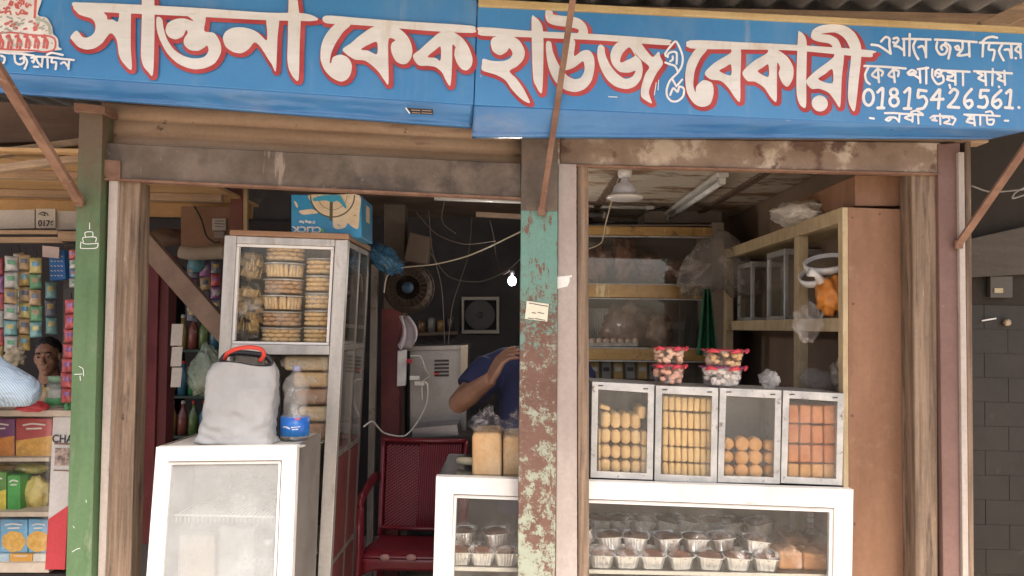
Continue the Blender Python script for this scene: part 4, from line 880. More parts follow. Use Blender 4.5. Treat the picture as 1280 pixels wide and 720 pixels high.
# loaves of bread on the counter beside the pillar
CRUST = mat('bread_crust', ((.52, .30, .13), (.66, .45, .24), 8), .7, layers=[dict(c=(.74, .58, .36), s=5, lo=.5, hi=.75), dict(c=(.38, .17, .07), s=10, lo=.62, hi=.75)], bump=.4)
for lab, x0, x1, y0, Y in (('bagged bread loaf with a gathered plastic top beside the pillar', 590, 627, 541, YF + .1), ('bagged bread loaf half hidden behind the peeling pillar', 628.5, 664, 545, YF + .12)):
    t = thing('bread_loaf', lab, 'bread', W((x0 + x1) / 2, 597, Y), 'bread loaves on the counter')
    MB().px([(x0, y0 + 3), (x0 + 4, y0), (x1 - 4, y0), (x1, y0 + 3), (x1, 598), (x0, 597)], Y, .24).build('loaf', CRUST, t, bevel=.012, seg=3)
    a = W((x0 + x1) / 2, y0 - 1, Y + .06)
    MB().blob(a + Vector((0, 0, .035)), (.055, .07, .055), .7, 12, 30, 18, x0, lambda p, d: Vector((p.x * (1 - max(0, p.z) * 6), p.y * (1 - max(0, p.z) * 6), p.z))).build('gathered_bag', film('bag_top_film', (.55, .52, .52), .14, 16, .1), t)
rl = thing('small_roll', 'small pale paper roll lying on the counter beside the bread', 'roll', W(582, 581, YF + .2))
MB().tube([W(573, 576, YF + .24), W(594, 577, YF + .2)], .016, 14).build('roll', mat('pale_roll', (.52, .46, .30), .7), rl)

# foil cup cakes on the counter's shelf
FOIL = mat('crinkled_foil', (.76, .77, .77), .30, .95, bump=.8, bscale=60, layers=[dict(c=(.42, .41, .39), s=24, lo=.55, hi=.7)])
CAKE = mat('brown_cake', ((.07, .025, .014), (.15, .06, .03), 12), .6, bump=.4)
def rrect(c, prof, n=36, e=5.0, ratio=1.0, flute=0.0):
    """stack of rounded rectangles: the folded foil tray shape"""
    m = MB(); vs = []
    for r, z in prof:
        for k in range(n):
            t = 2 * math.pi * (k + .5) / n; ct_, st_ = math.cos(t), math.sin(t)
            q = (abs(ct_) ** e + abs(st_) ** e) ** (-1 / e)
            q *= 1 + (flute if k % 2 else -flute)
            vs.append(Vector(c) + Vector((r * q * ct_, r * ratio * q * st_, z)))
    fs = [[i * n + k, i * n + (k + 1) % n, (i + 1) * n + (k + 1) % n, (i + 1) * n + k] for i in range(len(prof) - 1) for k in range(n)]
    fs.append(list(range(n))[::-1])
    return m.add(vs, fs, False)
def foil(loc, w_=.0505, h=.047, seed=0, label='', grp='', tilt=0.0, first=[None]):
    if first[0] is None:
        t = thing('foil_cup_cake', label, 'cup cake', loc, grp); L = Vector(loc)
        rrect(L, [(w_ * .74, 0), (w_ * .77, .003), (w_ * .98, h), (w_ * 1.10, h + .001), (w_ * 1.11, h + .004), (w_ * 1.0, h + .004)], 56, 5, 1.25, .010).build('foil_cup', FOIL, t)
        MB().blob(L + Vector((0, 0, h - .004)), (w_ * .97, w_ * 1.2, .016), .15, 5, 18, 8, 1).build('cake', CAKE, t)
        MB().blob(L + Vector((0, 0, h + .0045)), (w_ * 1.14, w_ * 1.36, .030), .14, 8, 26, 12, 4, lambda p, d: Vector((p.x, p.y, max(0, p.z)))).build('film_wrap', film('cake_wrap', (.86, .83, .8), .05, 10, .05), t)
        first[0] = t
    else: t = clone(first[0], loc, label, grp)
    t.rotation_euler = (0, tilt, rr.uniform(-.15, .15)); t['group'] = grp; t['label'] = label
    return t
rr = random.Random(5)
ZS = SHZ + .0015
LOWX = [574, 602, 632, 660, 690, 720, 751, 782, 815, 848, 886, 920, 955]
for k, x in enumerate(LOWX):
    Y = YF + .12
    p = W(x, 700, Y); foil((p.x, Y, ZS), label='foil cup cake in the front row on the glass shelf', grp='front row of foil cup cakes', tilt=rr.uniform(-.03, .03))
for k in range(10):
    x = (583, 617, 700, 731, 764, 797, 832, 868, 905, 940)[k] + rr.uniform(-4, 4)
    Y = YF + .15 + rr.uniform(0, .03)
    p = W(x, 690, Y); foil((p.x, Y, ZS + .058 + (.012 if k == 3 else 0)), label='foil cup cake stacked on the front row of cakes', grp='stacked foil cup cakes', tilt=(-.6 if k == 3 else rr.uniform(-.14, .14)))
for k in range(9):
    x = 712 + k * 29 + rr.uniform(-5, 5); Y = YF + .31 + rr.uniform(0, .03)
    p = W(x, 690, Y); foil((p.x, Y, ZS + .085), label='foil cup cake in the row behind on the glass shelf', grp='rear foil cup cakes', tilt=rr.uniform(-.2, .2))
for k in range(8):
    x = 730 + k * 30; Y = YF + .29
    p = W(x, 690, Y); foil((p.x, Y, ZS), label='foil cup cake under the rear row, mostly hidden', grp='hidden lower rear foil cup cakes', tilt=0)
LOAFC = mat('loaf_cake', ((.36, .15, .06), (.50, .26, .11), 9), .6, layers=[dict(c=(.60, .42, .32), s=6, lo=.5, hi=.7)], bump=.4)
for k, (x0, x1, y0, y1, Y, lab) in enumerate(((974, 1004, 690, 717, YF + .1, 'square wrapped loaf cake at the front of the shelf'), (1005, 1034, 692, 718, YF + .1, 'square wrapped loaf cake in the front corner by the white frame'), (982, 1010, 672, 690, YF + .28, 'brown wrapped loaf cake lying behind the two square ones'), (1012, 1038, 676, 692, YF + .3, 'brown wrapped loaf cake deepest in the counter corner'))):
    t = thing('loaf_cake', lab, 'loaf cake', W((x0 + x1) / 2, y1, Y), 'loaf cakes in the counter')
    z0 = ZS; a, b = W(x0, y0, Y), W(x1, y1, Y); top = a.z
    MB().box(a.x, b.x, Y, Y + .13, z0, top).build('cake', LOAFC, t, bevel=.012, seg=3)
    MB().blob(((a.x + b.x) / 2, Y + .065, top - .005), ((b.x - a.x) * .55, .08, .035), .35, 12, 24, 10, k).build('film_wrap', film('cake_wrap2', (.7, .45, .28), .14, 12, .08), t)
t = thing('bunch_of_greens', 'dark green packet standing at the back of the glass counter', 'packet', W(925, 668, YF + .42))
MB().blob(W(925, 660, YF + .40), (.06, .03, .045), .4, 8, 18, 10, 8).build('packet', mat('dark_green_pack', (.06, .10, .07), .5), t)
t['label'] = 'dark green packet standing at the back of the glass counter'
hs = thing('hanging_sachets', 'strip of small white sachets hanging inside the counter corner', 'sachet strip', W(1013, 665, YF + .4))
for k in range(5):
    MB().px([(1009, 634 + k * 7), (1018, 634 + k * 7), (1017, 640 + k * 7), (1010, 640 + k * 7)], YF + .38 + .004 * (k % 2), .006).build('sachet', mat(('sachet_white', 'sachet_pink')[k % 2], ((.62, .6, .58), (.55, .4, .45))[k % 2], .35), hs, bevel=.002)
ALUD = mat('shaded_aluminium', ((.17, .15, .13), (.27, .24, .21), 5, (3, 3, .6)), .5, .4, layers=[dict(c=(.10, .075, .06), s=12, lo=.55, hi=.75, r=.8)], bump=.1)  # darker aluminium copy: the dim side's shade is in the colour
# ------------------------------------------------------------------ tall aluminium cabinet of biscuits
YK = 3.25
kc = thing('tall_cabinet', 'tall aluminium framed glass cabinet of biscuit tubs and bread packs', 'cabinet', W(330, 886, YK))
ko = [(280.5, 294), (435, 299.5), (404, 886), (250, 886)]
def kl_(x0, x1, y): return None
def kedge(side, y):
    t = (y - ko[0][1]) / (886 - ko[0][1])
    return ko[0][0] + (ko[3][0] - ko[0][0]) * t if side == 0 else ko[1][0] + (ko[2][0] - ko[1][0]) * (y - ko[1][1]) / (886 - ko[1][1])
e0, e1 = (lambda y, d=0: (kedge(0, y) + d, y)), (lambda y, d=0: (kedge(1, y) - d, y))
fr = MB()
fr.px([e0(294), e0(294, 15), e0(886, 15), e0(886)], YK, .04); fr.px([e1(299.5, 16), e1(299.5), e1(886), e1(886, 16)], YK, .04)
fr.px([e0(294.6, 15.3), e1(299.0, 16.3), e1(308, 16.3), e0(304, 15.3)], YK + .002, .036)
fr.px([e0(430, 15.3), e1(432, 16.3), e1(443.5, 16.3), e0(443, 15.3)], YK + .002, .036)
fr.build('frame', ALU, kc, bevel=.003)
kd = MB().px([e0(304.5, 16), e1(308.5, 17), e1(312, 17), e0(308, 16)], YK + .01, .02).px([e0(426.5, 16), e1(428.5, 17), e1(431.5, 17), e0(429.5, 16)], YK + .01, .02).px([e0(308.4, 16), e0(308.4, 19.5), e0(426, 19.5), e0(426, 16)], YK + .01, .02).px([e1(312.4, 20.5), e1(312.4, 17), e1(428, 17), e1(428, 20.5)], YK + .01, .02).build('door', WHITE, kc, bevel=.001)
MB().px([e0(305, 15.5), e1(309, 16.5), e1(431, 16.5), e0(429, 15.5)], YK + .032, .003).build('glass_pane', GLASS, kd)
MB().px([e0(444, 15.5), e1(444.5, 16.5), e1(880, 16.5), e0(880, 15.5)], YK + .032, .003).build('front_glass', GLASS, kc)
MB().px([(287, 287), (436, 292), (436.5, 299), (286.5, 293.5)], YK - .01, .5).build('top_board', mat('raw_brown_board', ((.26, .14, .075), (.36, .22, .13), 5, (.7, 4, 4)), .7, bump=.3), kc, bevel=.003)
kt, kb = W(435, 300, YK), W(404, 886, YK)
def sp(y, dy): 
    x, yy = e1(y); p = W(x, yy, YK); return p + Vector((0, dy, 0))
def sidep(y0, y1, d0, d1, th): 
    m = MB(); m.prism([sp(y0, d0), sp(y0, d1), sp(y1, d1), sp(y1, d0)], (-th, 0, 0)); return m
DEP = .50
for d in (.25, DEP - .035): sidep(301, 880, d, d + .035, .03).build('side_post', ALUD, kc, bevel=.002)
for y in (301, 432, 567, 704):
    for d0, d1 in ((.041, .248), (.287, DEP - .037)): sidep(y, y + 7, d0, d1, .026).build('side_rail', ALUD, kc, bevel=.002)
MAR = mat('maroon_board', ((.10, .022, .022), (.16, .04, .036), 4), .6, layers=[dict(c=(.25, .12, .09), s=9, lo=.62, hi=.8)], bump=.2)
for y0, y1 in ((309, 431), (440, 566)):
    for d0, d1 in ((.042, .247), (.288, DEP - .038)): sidep(y0, y1, d0, d1, .004).build('side_glass', GLASSD, kc)
for y0, y1 in ((575, 703), (712, 880)):
    for d0, d1 in ((.042, .247), (.288, DEP - .038)): sidep(y0, y1, d0, d1, .01).build('side_panel', MAR, kc)
lw = (kt - W(280.5, 294, YK)).length
MB().prism([sp(301, DEP), sp(880, DEP), sp(880, DEP) + Vector((-lw, 0, 0)), sp(301, DEP) + Vector((-lw, 0, 0))], (0, .012, 0)).build('back_panel', mat('cabinet_back_dark', (.09, .065, .055), .7), kc)
m = MB(); m.prism([sp(301, .041) + Vector((-lw, 0, 0)), sp(301, DEP) + Vector((-lw, 0, 0)), sp(880, DEP) + Vector((-lw, 0, 0)), sp(880, .041) + Vector((-lw, 0, 0))], (.008, 0, 0)); m.build('left_panel', mat('cabinet_back_dark', (.09, .065, .055), .7), kc)
MB().px([e0(305, 17), e1(308, 18), e1(430, 18), e0(429, 17)], YK + .30, .008).build('inner_panel', mat('inner_panel', (.40, .35, .29), .7), kc)
for y in (429, 551, 690): MB().px([e0(y, 17), e1(y + 1, 18), e1(y + 3, 18), e0(y + 2, 17)], YK + .04, DEP - .06).build('shelf', mat('shelf_edge', (.5, .47, .40), .4), kc)
# tubs in two stacks
BIS = mat('cream_biscuit', ((.66, .44, .22), (.80, .60, .34), 12), .75, bump=.3); BISB = mat('brown_biscuit', ((.46, .27, .15), (.58, .38, .22), 12), .75, bump=.3)
TUBF = film('tub_clear', (.85, .80, .72), .07, 3, .08)
def biscuit_tub(label, loc, r, h, kind, grp):
    t = thing('biscuit_tub', label, 'tub', loc, grp); L = Vector(loc)
    MB().lathe(L, [(0, .001), (r * .86, .001), (r * .9, .005), (r * .985, h * .88)], 28).build('tub', TUBF, t)
    mm = MB(); rr = random.Random(int(loc[2] * 1000))
    if kind == 'stick':
        for k in range(26):
            a = 2 * math.pi * k / 26; mm.tube([L + Vector((math.cos(a) * r * .80, math.sin(a) * r * .80, .006)), L + Vector((math.cos(a + rr.uniform(-.1, .1)) * r * .86, math.sin(a) * r * .86, h * .86))], .0082, 7)
        mm.lathe(L, [(0, .006), (r * .7, .006), (r * .7, h * .8), (0, h * .8)], 16)
    else:
        for lv in range(3):
            for k in range(11):
                a = 2 * math.pi * (k + lv * .5) / 11
                mm.blob(L + Vector((math.cos(a) * r * .70, math.sin(a) * r * .70, .014 + lv * h * .27)), (.023, .023, .0105), .1, 4, 10, 6, k)
        mm.lathe(L, [(0, .006), (r * .6, .006), (r * .6, h * .8), (0, h * .8)], 16)
    mm.build('biscuits', BISB if kind == 'brown' else BIS, t)
    MB().lathe(L, [(r * .99, h * .885), (r * 1.04, h * .89), (r * 1.05, h * .96), (r * 1.0, h * .985), (r * .95, h * .975), (0, h * .97)], 28).build('lid', film('clear_lid', (.86, .82, .75), .55, 5, .2), t)
    return t
ords = ['topmost', 'second from the top', 'third from the top', 'fourth from the top', 'fifth from the top', 'lowest']
ys2 = [327, 348, 368, 388, 408, 428]
for i, y in enumerate(ys2):
    biscuit_tub('clear tub of %s biscuits in the taller six tub stack, %s' % ({'stick': 'finger', 'flat': 'cream', 'brown': 'brown'}[('flat', 'stick', 'brown', 'stick', 'brown', 'flat')[i]], ords[i]), W(357 - i * 1.1, y + .4, YK + .15), .083, .0655, ('flat', 'stick', 'brown', 'stick', 'brown', 'flat')[i], 'tubs in the taller stack')
for i, y in enumerate([343.5, 365, 386.5, 408, 429]):
    biscuit_tub('clear tub of cream biscuits in the shorter five tub stack, ' + ['topmost', 'second from the top', 'third from the top', 'fourth from the top', 'lowest'][i], W(403.5 - i * .9, y + .4, YK + .14), .066, .0695, 'flat', 'tubs in the shorter stack')
CHIP = mat('golden_chips', ((.50, .30, .10), (.70, .52, .27), 16), .6, layers=[dict(c=(.36, .18, .07), s=18, lo=.62, hi=.72)], bump=.9, bscale=22)
for i, (lab, x, y, rx, rz) in enumerate((('upper bag of golden crisps beside the stack of tubs', 313, 331, .062, .066), ('larger lower bag of golden crisps beside the stack of tubs', 308, 388, .074, .13))):
    t = thing('crisp_bag', lab, 'crisp bag', W(x, y, YK + .15) - Vector((0, 0, rz)), 'bags of crisps in the cabinet')
    mm = MB(); rr = random.Random(i + 40); cc = W(x, y, YK + .15)
    for k in range(46):
        v = Vector((rr.uniform(-1, 1), rr.uniform(-1, 1), rr.uniform(-1, 1)))
        if v.length > 1: v.normalize()
        a = rr.uniform(0, 6.28); b = rr.uniform(-.7, .7)
        cpt = cc + Vector((v.x * rx * .78, v.y * .06, v.z * rz * .82))
        mm.grid(lambda u, w_: cpt + Vector((math.cos(a) * (u - .5) * .046 + math.sin(b) * (w_ - .5) * .02, math.sin(a) * (u - .5) * .046 + .012 * math.sin(u * 3), math.cos(b) * (w_ - .5) * .034)), 4, 3)
    mm.build('crisps', CHIP, t, solid=.003)
    MB().blob(cc, (rx, .075, rz), .22, 8, 26, 14, i + 2).build('bag', film('crisp_film', (.8, .74, .66), .12, 9, .08), t)
PK = [mat('cream_bread', ((.60, .45, .27), (.70, .56, .36), 9), .6, bump=.3), mat('golden_bread', ((.52, .33, .14), (.62, .43, .22), 9), .6, bump=.3), mat('brown_bread', ((.34, .19, .11), (.44, .27, .16), 9), .6, bump=.3)]
for i, (x0, x1, y0, y1, k) in enumerate(((354, 410, 445, 463.5, 0), (366, 410, 465, 484.5, 1), (368, 409, 486, 506, 2), (372, 408, 508, 527.5, 0), (372, 407, 529, 549.5, 2))):
    t = thing('bread_pack', 'wrapped %s bread pack in the cabinet, %s in the pile behind the bottle' % (('cream', 'golden', 'brown')[k], ['topmost', 'second', 'middle', 'second lowest', 'lowest'][i]), 'bread pack', W((x0 + x1) / 2, y1, YK + .1), 'bread packs in the tall cabinet')
    MB().px([(x0, y0 + .5), (x1, y0 + 1), (x1, y1), (x0, y1 - .5)], YK + .08, .12).build('bread', PK[k], t, bevel=.016, seg=3)
    a = W((x0 + x1) / 2, (y0 + y1) / 2, YK + .14)
    MB().blob(a, ((x1 - x0) * .00185, .075, (y1 - y0) * .0019), .12, 10, 22, 10, i).build('wrap', film('bread_wrap', (.8, .76, .7), .2, 16, .1), t)
crumple('wrapped bundle of biscuits behind the white sack in the cabinet', W(335, 478, YK + .14), (.045, .06, .08), film('warm_film', (.55, .42, .28), .75, 14, .2), 'biscuit_bundle', 'bundle', seed=51)
for i, (y, z) in enumerate(((540, 0), (660, 1))):
    t = thing('glass_jar', ['tall dark green jar on the cabinet side shelf by the glass', 'brown jar on the lowest cabinet shelf behind the maroon panel'][i], 'jar', W(420, 551, 3.6) if i == 0 else W(415, 690, 3.6))
    q = Vector(t['_L']) + Vector((-.12, 0, 0))
    MB().lathe(q, [(0, 0), (.05, .002), (.052, .15), (.036, .18), (0, .181)], 18).build('jar', mat(('green_jar', 'brown_jar')[i], ((.03, .09, .06), (.2, .11, .06))[i], .2, coat=.5), t)
    MB().lathe(q, [(.038, .182), (.04, .21), (0, .211)], 18).build('lid', DARKM, t)

# carton of a ceiling fan lying upside down on the cabinet
YX = 3.30
bx = thing('fan_carton', 'blue carton lying upside down with a fan printed on it', 'carton', W(408, 297, YX))
XB = mat('blue_carton', ((.02, .20, .40), (.03, .25, .46), 4), .45, coat=.15)
MB().px([(364, 243), (452, 245), (452, 297), (364, 293.5)], YX, .26).build('carton', XB, bx, bevel=.003)
SAND = mat('sand_print', ((.55, .42, .27), (.66, .56, .42), 14), .5)
q = []
O = (340, 230); ks = 6.545
q.append(('p', [(O[0] + a / ks, O[1] + b / ks) for a, b in [(300, 90), (330, 160), (370, 225), (440, 265), (495, 285), (500, 350), (540, 370), (600, 355), (620, 320), (650, 345), (705, 365), (715, 240), (715, 92), (500, 88)]], []))
q.append(('p', [(O[0] + a / ks, O[1] + b / ks) for a, b in [(220, 220), (250, 250), (320, 245), (380, 235), (330, 205), (280, 210)]], []))
q.append(('p', [(O[0] + a / ks, O[1] + b / ks) for a, b in [(180, 140), (200, 190), (215, 185), (200, 150)]], []))
paint(q, 'cloud_print', SAND, bx, YX - .0006, .3)
q = []
el2 = [(O[0] + (495 + 180 * math.cos(t)) / ks, O[1] + (95 + 175 * math.sin(t)) / ks, 1.6) for t in [math.pi * i / 16 for i in range(17)]]
q.append(('s', el2, []))
S(q, O, ks, 4.0, [(485, 150), (483, 290)])
S(q, O, ks, .6, *[[(495 + 120 * math.cos(t), 95 + 115 * math.sin(t)) for t in [math.pi * i / 10 for i in range(11)]]])
S(q, O, ks, .7, [(665, 262), (688, 255)], [(535, 330), (560, 345)])
paint(q, 'ring_print', mat('dark_olive_print', (.09, .08, .04), .5), bx, YX - .0012, .25)
q = []
q.append(('p', [(O[0] + a / ks, O[1] + b / ks) for a, b in [(430, 92), (340, 115), (345, 140), (440, 135), (490, 150), (540, 140), (600, 200), (608, 180), (570, 110), (555, 92)]], []))
paint(q, 'blade_print', mat('teal_print', (.04, .30, .44), .5), bx, YX - .0018, .3)
text('CLICK', W(383.5, 286.6, YX - .002), .034, PAPER, bx, flip=True, bold=.0012, sx=1.25)
text('Ceiling Fan', W(384, 277.5, YX - .002), .015, PAPER, bx, flip=True, bold=.0006, sx=1.0)
q = []; S(q, O, ks, 4.5, [(408, 378), (412, 384)]); paint(q, 'green_emblem', mat('green_print', (.10, .42, .14), .5), bx, YX - .002, .3)
a = W(452, 258, YX)
MB().prism([a + Vector((.0005, .10, .02)), a + Vector((.0005, .18, .02)), a + Vector((.0005, .19, -.07)), a + Vector((.0005, .10, -.09))], (.001, 0, 0)).build('sand_side_print', SAND, bx)
crumple('blue plastic bag crumpled behind the corner of the tall cabinet', W(480, 322, 3.9), (.09, .10, .06), film('blue_film', (.05, .17, .30), .75, 12, .2), seed=60, fn=lambda p, d: Vector((p.x, p.y, p.z - p.x * .5)))

# ------------------------------------------------------------------ low white glass showcase with things on top
YG = 2.8
gs = thing('glass_showcase', 'white framed glass showcase standing in front of the tall cabinet', 'showcase', W(270, 965, YG))
go = [(195, 559), (371, 557), (355, 965), (164, 965)]; gi = [(210, 577), (352, 575.5), (337, 930), (182, 930)]
MB().frame(go, gi, YG, .04).build('frame', WHITE, gs, bevel=.003)
g2 = [(210.7, 577.7), (351.3, 576.2), (336.5, 929), (182.7, 929)]; g3 = [(214, 581), (348, 579.5), (333.5, 925), (186.5, 925)]
gd = MB().frame(g2, g3, YG + .008, .018).build('door', WHITE, gs, bevel=.001)
MB().px([(214.3, 581.3), (347.7, 579.8), (333.2, 924), (186.8, 924)], YG + .014, .004).build('glass_pane', glass('reflection_haze_glass', dirt=.22, haze=.26, hcol=(.52, .54, .54), f0=.14), gd)  # even pale diffuse haze stands in for the street's reflection
a, b, c_, d = [W(x, y, YG + .0405) for x, y in go]
off = Vector((0, .36, 0))
GREYP = mat('grey_side_sheet', ((.17, .15, .135), (.24, .215, .19), 4), .5, .2, layers=[dict(c=(.5, .42, .33), s=5, lo=.58, hi=.75, st=(1, 1, .5))])
m = MB(); m.prism([b, b + off, c_ + off, c_], (-.006, 0, 0)); m.build('side_sheet', GREYP, gs)
m = MB(); m.prism([a, a + off, d + off, d], (.006, 0, 0)); m.build('side_sheet', GREYP, gs)
TOPM = mat('dusty_top_sheet', ((.38, .35, .31), (.48, .45, .41), 5), .6, layers=[dict(c=(.24, .2, .17), s=9, lo=.58, hi=.75)])
m = MB(); m.prism([a + Vector((.007, 0, -.004)), b + Vector((-.007, 0, -.004)), b + Vector((-.007, .36, -.004)), a + Vector((.007, .36, -.004))], (0, 0, -.008)); m.build('top_sheet', TOPM, gs)
m = MB(); m.prism([a + Vector((.007, .352, -.013)), b + Vector((-.007, .352, -.013)), c_ + Vector((-.007, .352, .01)), d + Vector((.007, .352, .01))], (0, .008, 0)); m.build('back_sheet', mat('pale_back_sheet', ((.50, .50, .47), (.60, .60, .57), 3), .6), gs)
m = MB()
for k in range(2):
    zz = W(270, 645 + 120 * k, YG + .06).z
    x0, x1 = W(205, 645, YG).x + .01, W(345, 645, YG).x - .012
    m.tube([(x0, YG + .06, zz), (x1, YG + .06, zz)], .004, 6)
    m.tube([(x0, YG + .33, zz), (x1, YG + .33, zz)], .004, 6)
    for i in range(24): 
        x = x0 + (x1 - x0) * (i + .5) / 24; m.tube([(x, YG + .06, zz - .022), (x, YG + .061, zz), (x, YG + .33, zz + .001)], .0018, 5)
m.build('wire_shelf', mat('white_wire', (.74, .74, .71), .4), gs)
sheets = [('cream folded paper bag standing behind the showcase glass', 222, 268, 668, 900, YG + .2, .08, mat('cream_paper_bag', ((.55, .47, .36), (.64, .56, .45), 5), .8, bump=.4)),
          ('pale grey packet standing behind the showcase glass', 272, 318, 658, 900, YG + .16, .06, mat('grey_packet', ((.36, .37, .37), (.46, .47, .47), 5), .6, bump=.4))]
for lab, x0, x1, y0, y1, Y, dd, mm in sheets:
    t = thing('paper_packet', lab, 'packet', W((x0 + x1) / 2, y1, Y))
    MB().px([(x0, y0), (x1, y0 + 2), (x1 - 3, y1), (x0 - 3, y1)], Y, dd).build('packet', mm, t, bevel=.01)
for i, (x, y) in enumerate(((331, 672), (340, 690))):
    t = thing('water_bottle', ['clear bottle standing upright inside the showcase, its cap highest', 'shorter clear bottle inside the showcase beside the frame'][i], 'bottle', W(x, y + 130, YG + .12 + .1 * i), 'bottles in the showcase')
    q = Vector(t['_L']); H = .36
    MB().lathe(q, [(0, 0), (.032, .002), (.034, H * .7), (.03, H * .8), (.013, H * .93), (.013, H * .95)], 18).build('bottle', film('bottle_clear', (.8, .85, .88), .25, 4, .06), t)
    MB().lathe(q, [(.016, H * .951), (.016, H), (0, H + .001)], 14).build('cap', mat('pale_cap', (.6, .66, .7), .4), t)
crumple('crinkled clear plastic lying on the upper wire shelf of the showcase', W(312, 618, YG + .19), (.085, .09, .075), film('showcase_film', (.62, .62, .60), .3, 14, .12), seed=70)
# white sack
SACK = mat('dusty_white_sack', ((.27, .268, .262), (.36, .357, .35), 4), .85, layers=[dict(c=(.30, .26, .22), s=5, lo=.6, hi=.8), dict(c=(.12, .10, .09), s=26, lo=.74, hi=.78)], bump=.3, bscale=120, grain=.0)
sa = thing('white_sack', 'dusty white cloth sack with a red handle on the glass showcase', 'bag', W(300, 552, 2.95))
L = W(299, 552, 2.95)
def sack_pt(u, v):
    t = 2 * math.pi * u; z = v * .285
    wx = .128 - .010 * v - .012 * max(0, v - .9) * 10 + .010 * math.exp(-(v / .05) ** 2); wy = .08 * (1 - .35 * v ** 2) + .008 * math.exp(-(v / .05) ** 2)
    cs, sn = math.cos(t), math.sin(t); q = (abs(cs) ** 4.5 + abs(sn) ** 4.5) ** (-1 / 4.5)
    n1 = noise.fractal(Vector((cs * 1.3, sn * 1.3, v * 3.2 + 5)), 1, 2, 4) * .012 + .007 * abs(noise.noise(Vector((cs * 3.1 + v * 2, sn * 3.1, v * 6)))) ** .5 + .004 * math.sin(v * 40 + 9 * noise.noise(Vector((cs * 2, sn * 2, v * 2)))) * math.exp(-v * 5)
    return L + Vector(((wx + n1) * cs * q + .008 * v, (wy + n1) * sn * q, z + .007 * math.sin(t * 3 + 1) * v))
MB().grid(sack_pt, 72, 44).build('sack_body', SACK, sa, solid=.002)
MB().grid(lambda u, v: sack_pt(u, 1 - .08 * v * v).lerp(L + Vector((.008, 0, .262)), v), 40, 5).build('mouth', mat('dark_sack_lining', (.05, .045, .045), .8), sa)
MB().tube(crom([tuple(W(x, y, Y)) for x, y, Y in ((281, 449, 2.93), (285, 441, 2.9), (298, 435.5, 2.88), (314, 434, 2.88), (327, 437, 2.89), (330, 444, 2.9), (325, 451, 2.92))], False, 5), .0075, 10).build('handle', mat('red_handle', (.55, .05, .03), .5), sa)
MB().tube(crom([tuple(W(x, y, Y)) for x, y, Y in ((276, 452, 3.0), (284, 443, 3.0), (300, 441, 3.0), (322, 443, 3.0), (334, 446, 3.0), (341, 455, 3.0))], False, 5), .011, 10).build('back_handle', BLACK, sa)
bk = tag(MB().bar(W(347, 472, 3.02), W(346, 549, 3.0), .02, .035).build('strap_bundle', mat('black_cloth', (.025, .022, .022), .9), loc=W(346, 549, 3.0), bevel=.006), 'narrow black cloth bundle squeezed between white sack and water bottle', 'bundle')
wb = thing('water_bottle', 'empty ribbed water bottle with a blue label on the glass showcase', 'bottle', W(368, 549, 3.0))
q = Vector(wb['_L']); s_ = 3.0 / 1000
prof = [(0, .001), (.046, .002), (.052, .01)] + [(.0525, .013), (.0525, .088)]
for k in range(6): prof += [(.0455 - k * .0004, .094 + k * .014), (.0425, .101 + k * .014)]
prof += [(.047, .178), (.050, .19), (.048, .205), (.036, .228), (.018, .246), (.0125, .252), (.0125, .262)]
MB().lathe(q, prof, 28).build('bottle', film('bottle_plastic', (.68, .66, .62), .22, 7, .06), wb)
MB().lathe(q, [(.0535, .016), (.0535, .084)], 28).build('label', mat('blue_label', ((.02, .10, .42), (.03, .28, .60), 10), .35), wb)
MB().lathe(q, [(.0150, .2525), (.0158, .268), (.013, .272), (0, .2725)], 16).build('cap', mat('grey_blue_cap', (.28, .28, .42), .4), wb)
lq = []
S(lq, (320, 360), 4, 1.6, [(150, 690), (165, 688), (185, 695)]); S(lq, (320, 360), 4, 1.1, [(195, 690), (235, 686)], [(200, 700), (225, 698)])
fnl = lambda a, b: q + Vector((0.0537 * 1.006 * math.sin((a - 368) * .0565 * .98), -0.0537 * 1.006 * math.cos((a - 368) * .0565 * .98), (549 - b) * .003))
paint(lq, 'lettering', PAPER, wb, fnl, .3)
lq = []; S(lq, (320, 360), 4, 2.4, [(215, 650), (232, 648)]); paint(lq, 'emblem', mat('red_print', (.6, .08, .08), .5), wb, fnl, .3)
ld = tag(MB().lathe(W(372, 558, 2.86), [(0, 0), (.028, 0), (.028, .005), (0, .006)], 18).build('flat_cap', mat('grey_lid', (.35, .33, .3), .5), loc=W(372, 558, 2.86)), 'small flat grey lid lying at the corner of the showcase top', 'lid')

# ------------------------------------------------------------------ red plastic armchair
RP = mat('maroon_plastic', ((.15, .012, .020), (.20, .02, .03), 5), .32, layers=[dict(c=(.36, .10, .09), s=20, lo=.66, hi=.8)], coat=.2)
ch = thing('plastic_chair', 'dark red plastic armchair with a woven look backrest', 'chair', (-.50, 4.3, 0))
cx = -.475
def bk_pt(u, v):                     # u across, v up
    x = cx + (u - .5) * (.44 + .03 * v); z = .40 + v * .50
    return Vector((x, 4.42 + .13 * v - .035 * math.cos((u - .5) * 2.6) + .035, z))
m = MB()
fr_ = [bk_pt(u, 0) for u in (0,)]
m.tube([bk_pt(0, v / 10) for v in range(11)], (.014), 8); m.tube([bk_pt(1, v / 10) for v in range(11)], .014, 8)
m.tube([bk_pt(u / 12, 1) for u in range(13)], .013, 8); m.tube([bk_pt(u / 12, .08) for u in range(13)], .012, 8)
m.build('back_frame', RP, ch)
m = MB(); m.grid(lambda u, v: bk_pt(.03 + .94 * u, .09 + .89 * v) + Vector((0, .004, 0)), 12, 10); m.build('back_panel', mat('maroon_recess', (.07, .006, .010), .6), ch, solid=.004)
m = MB()
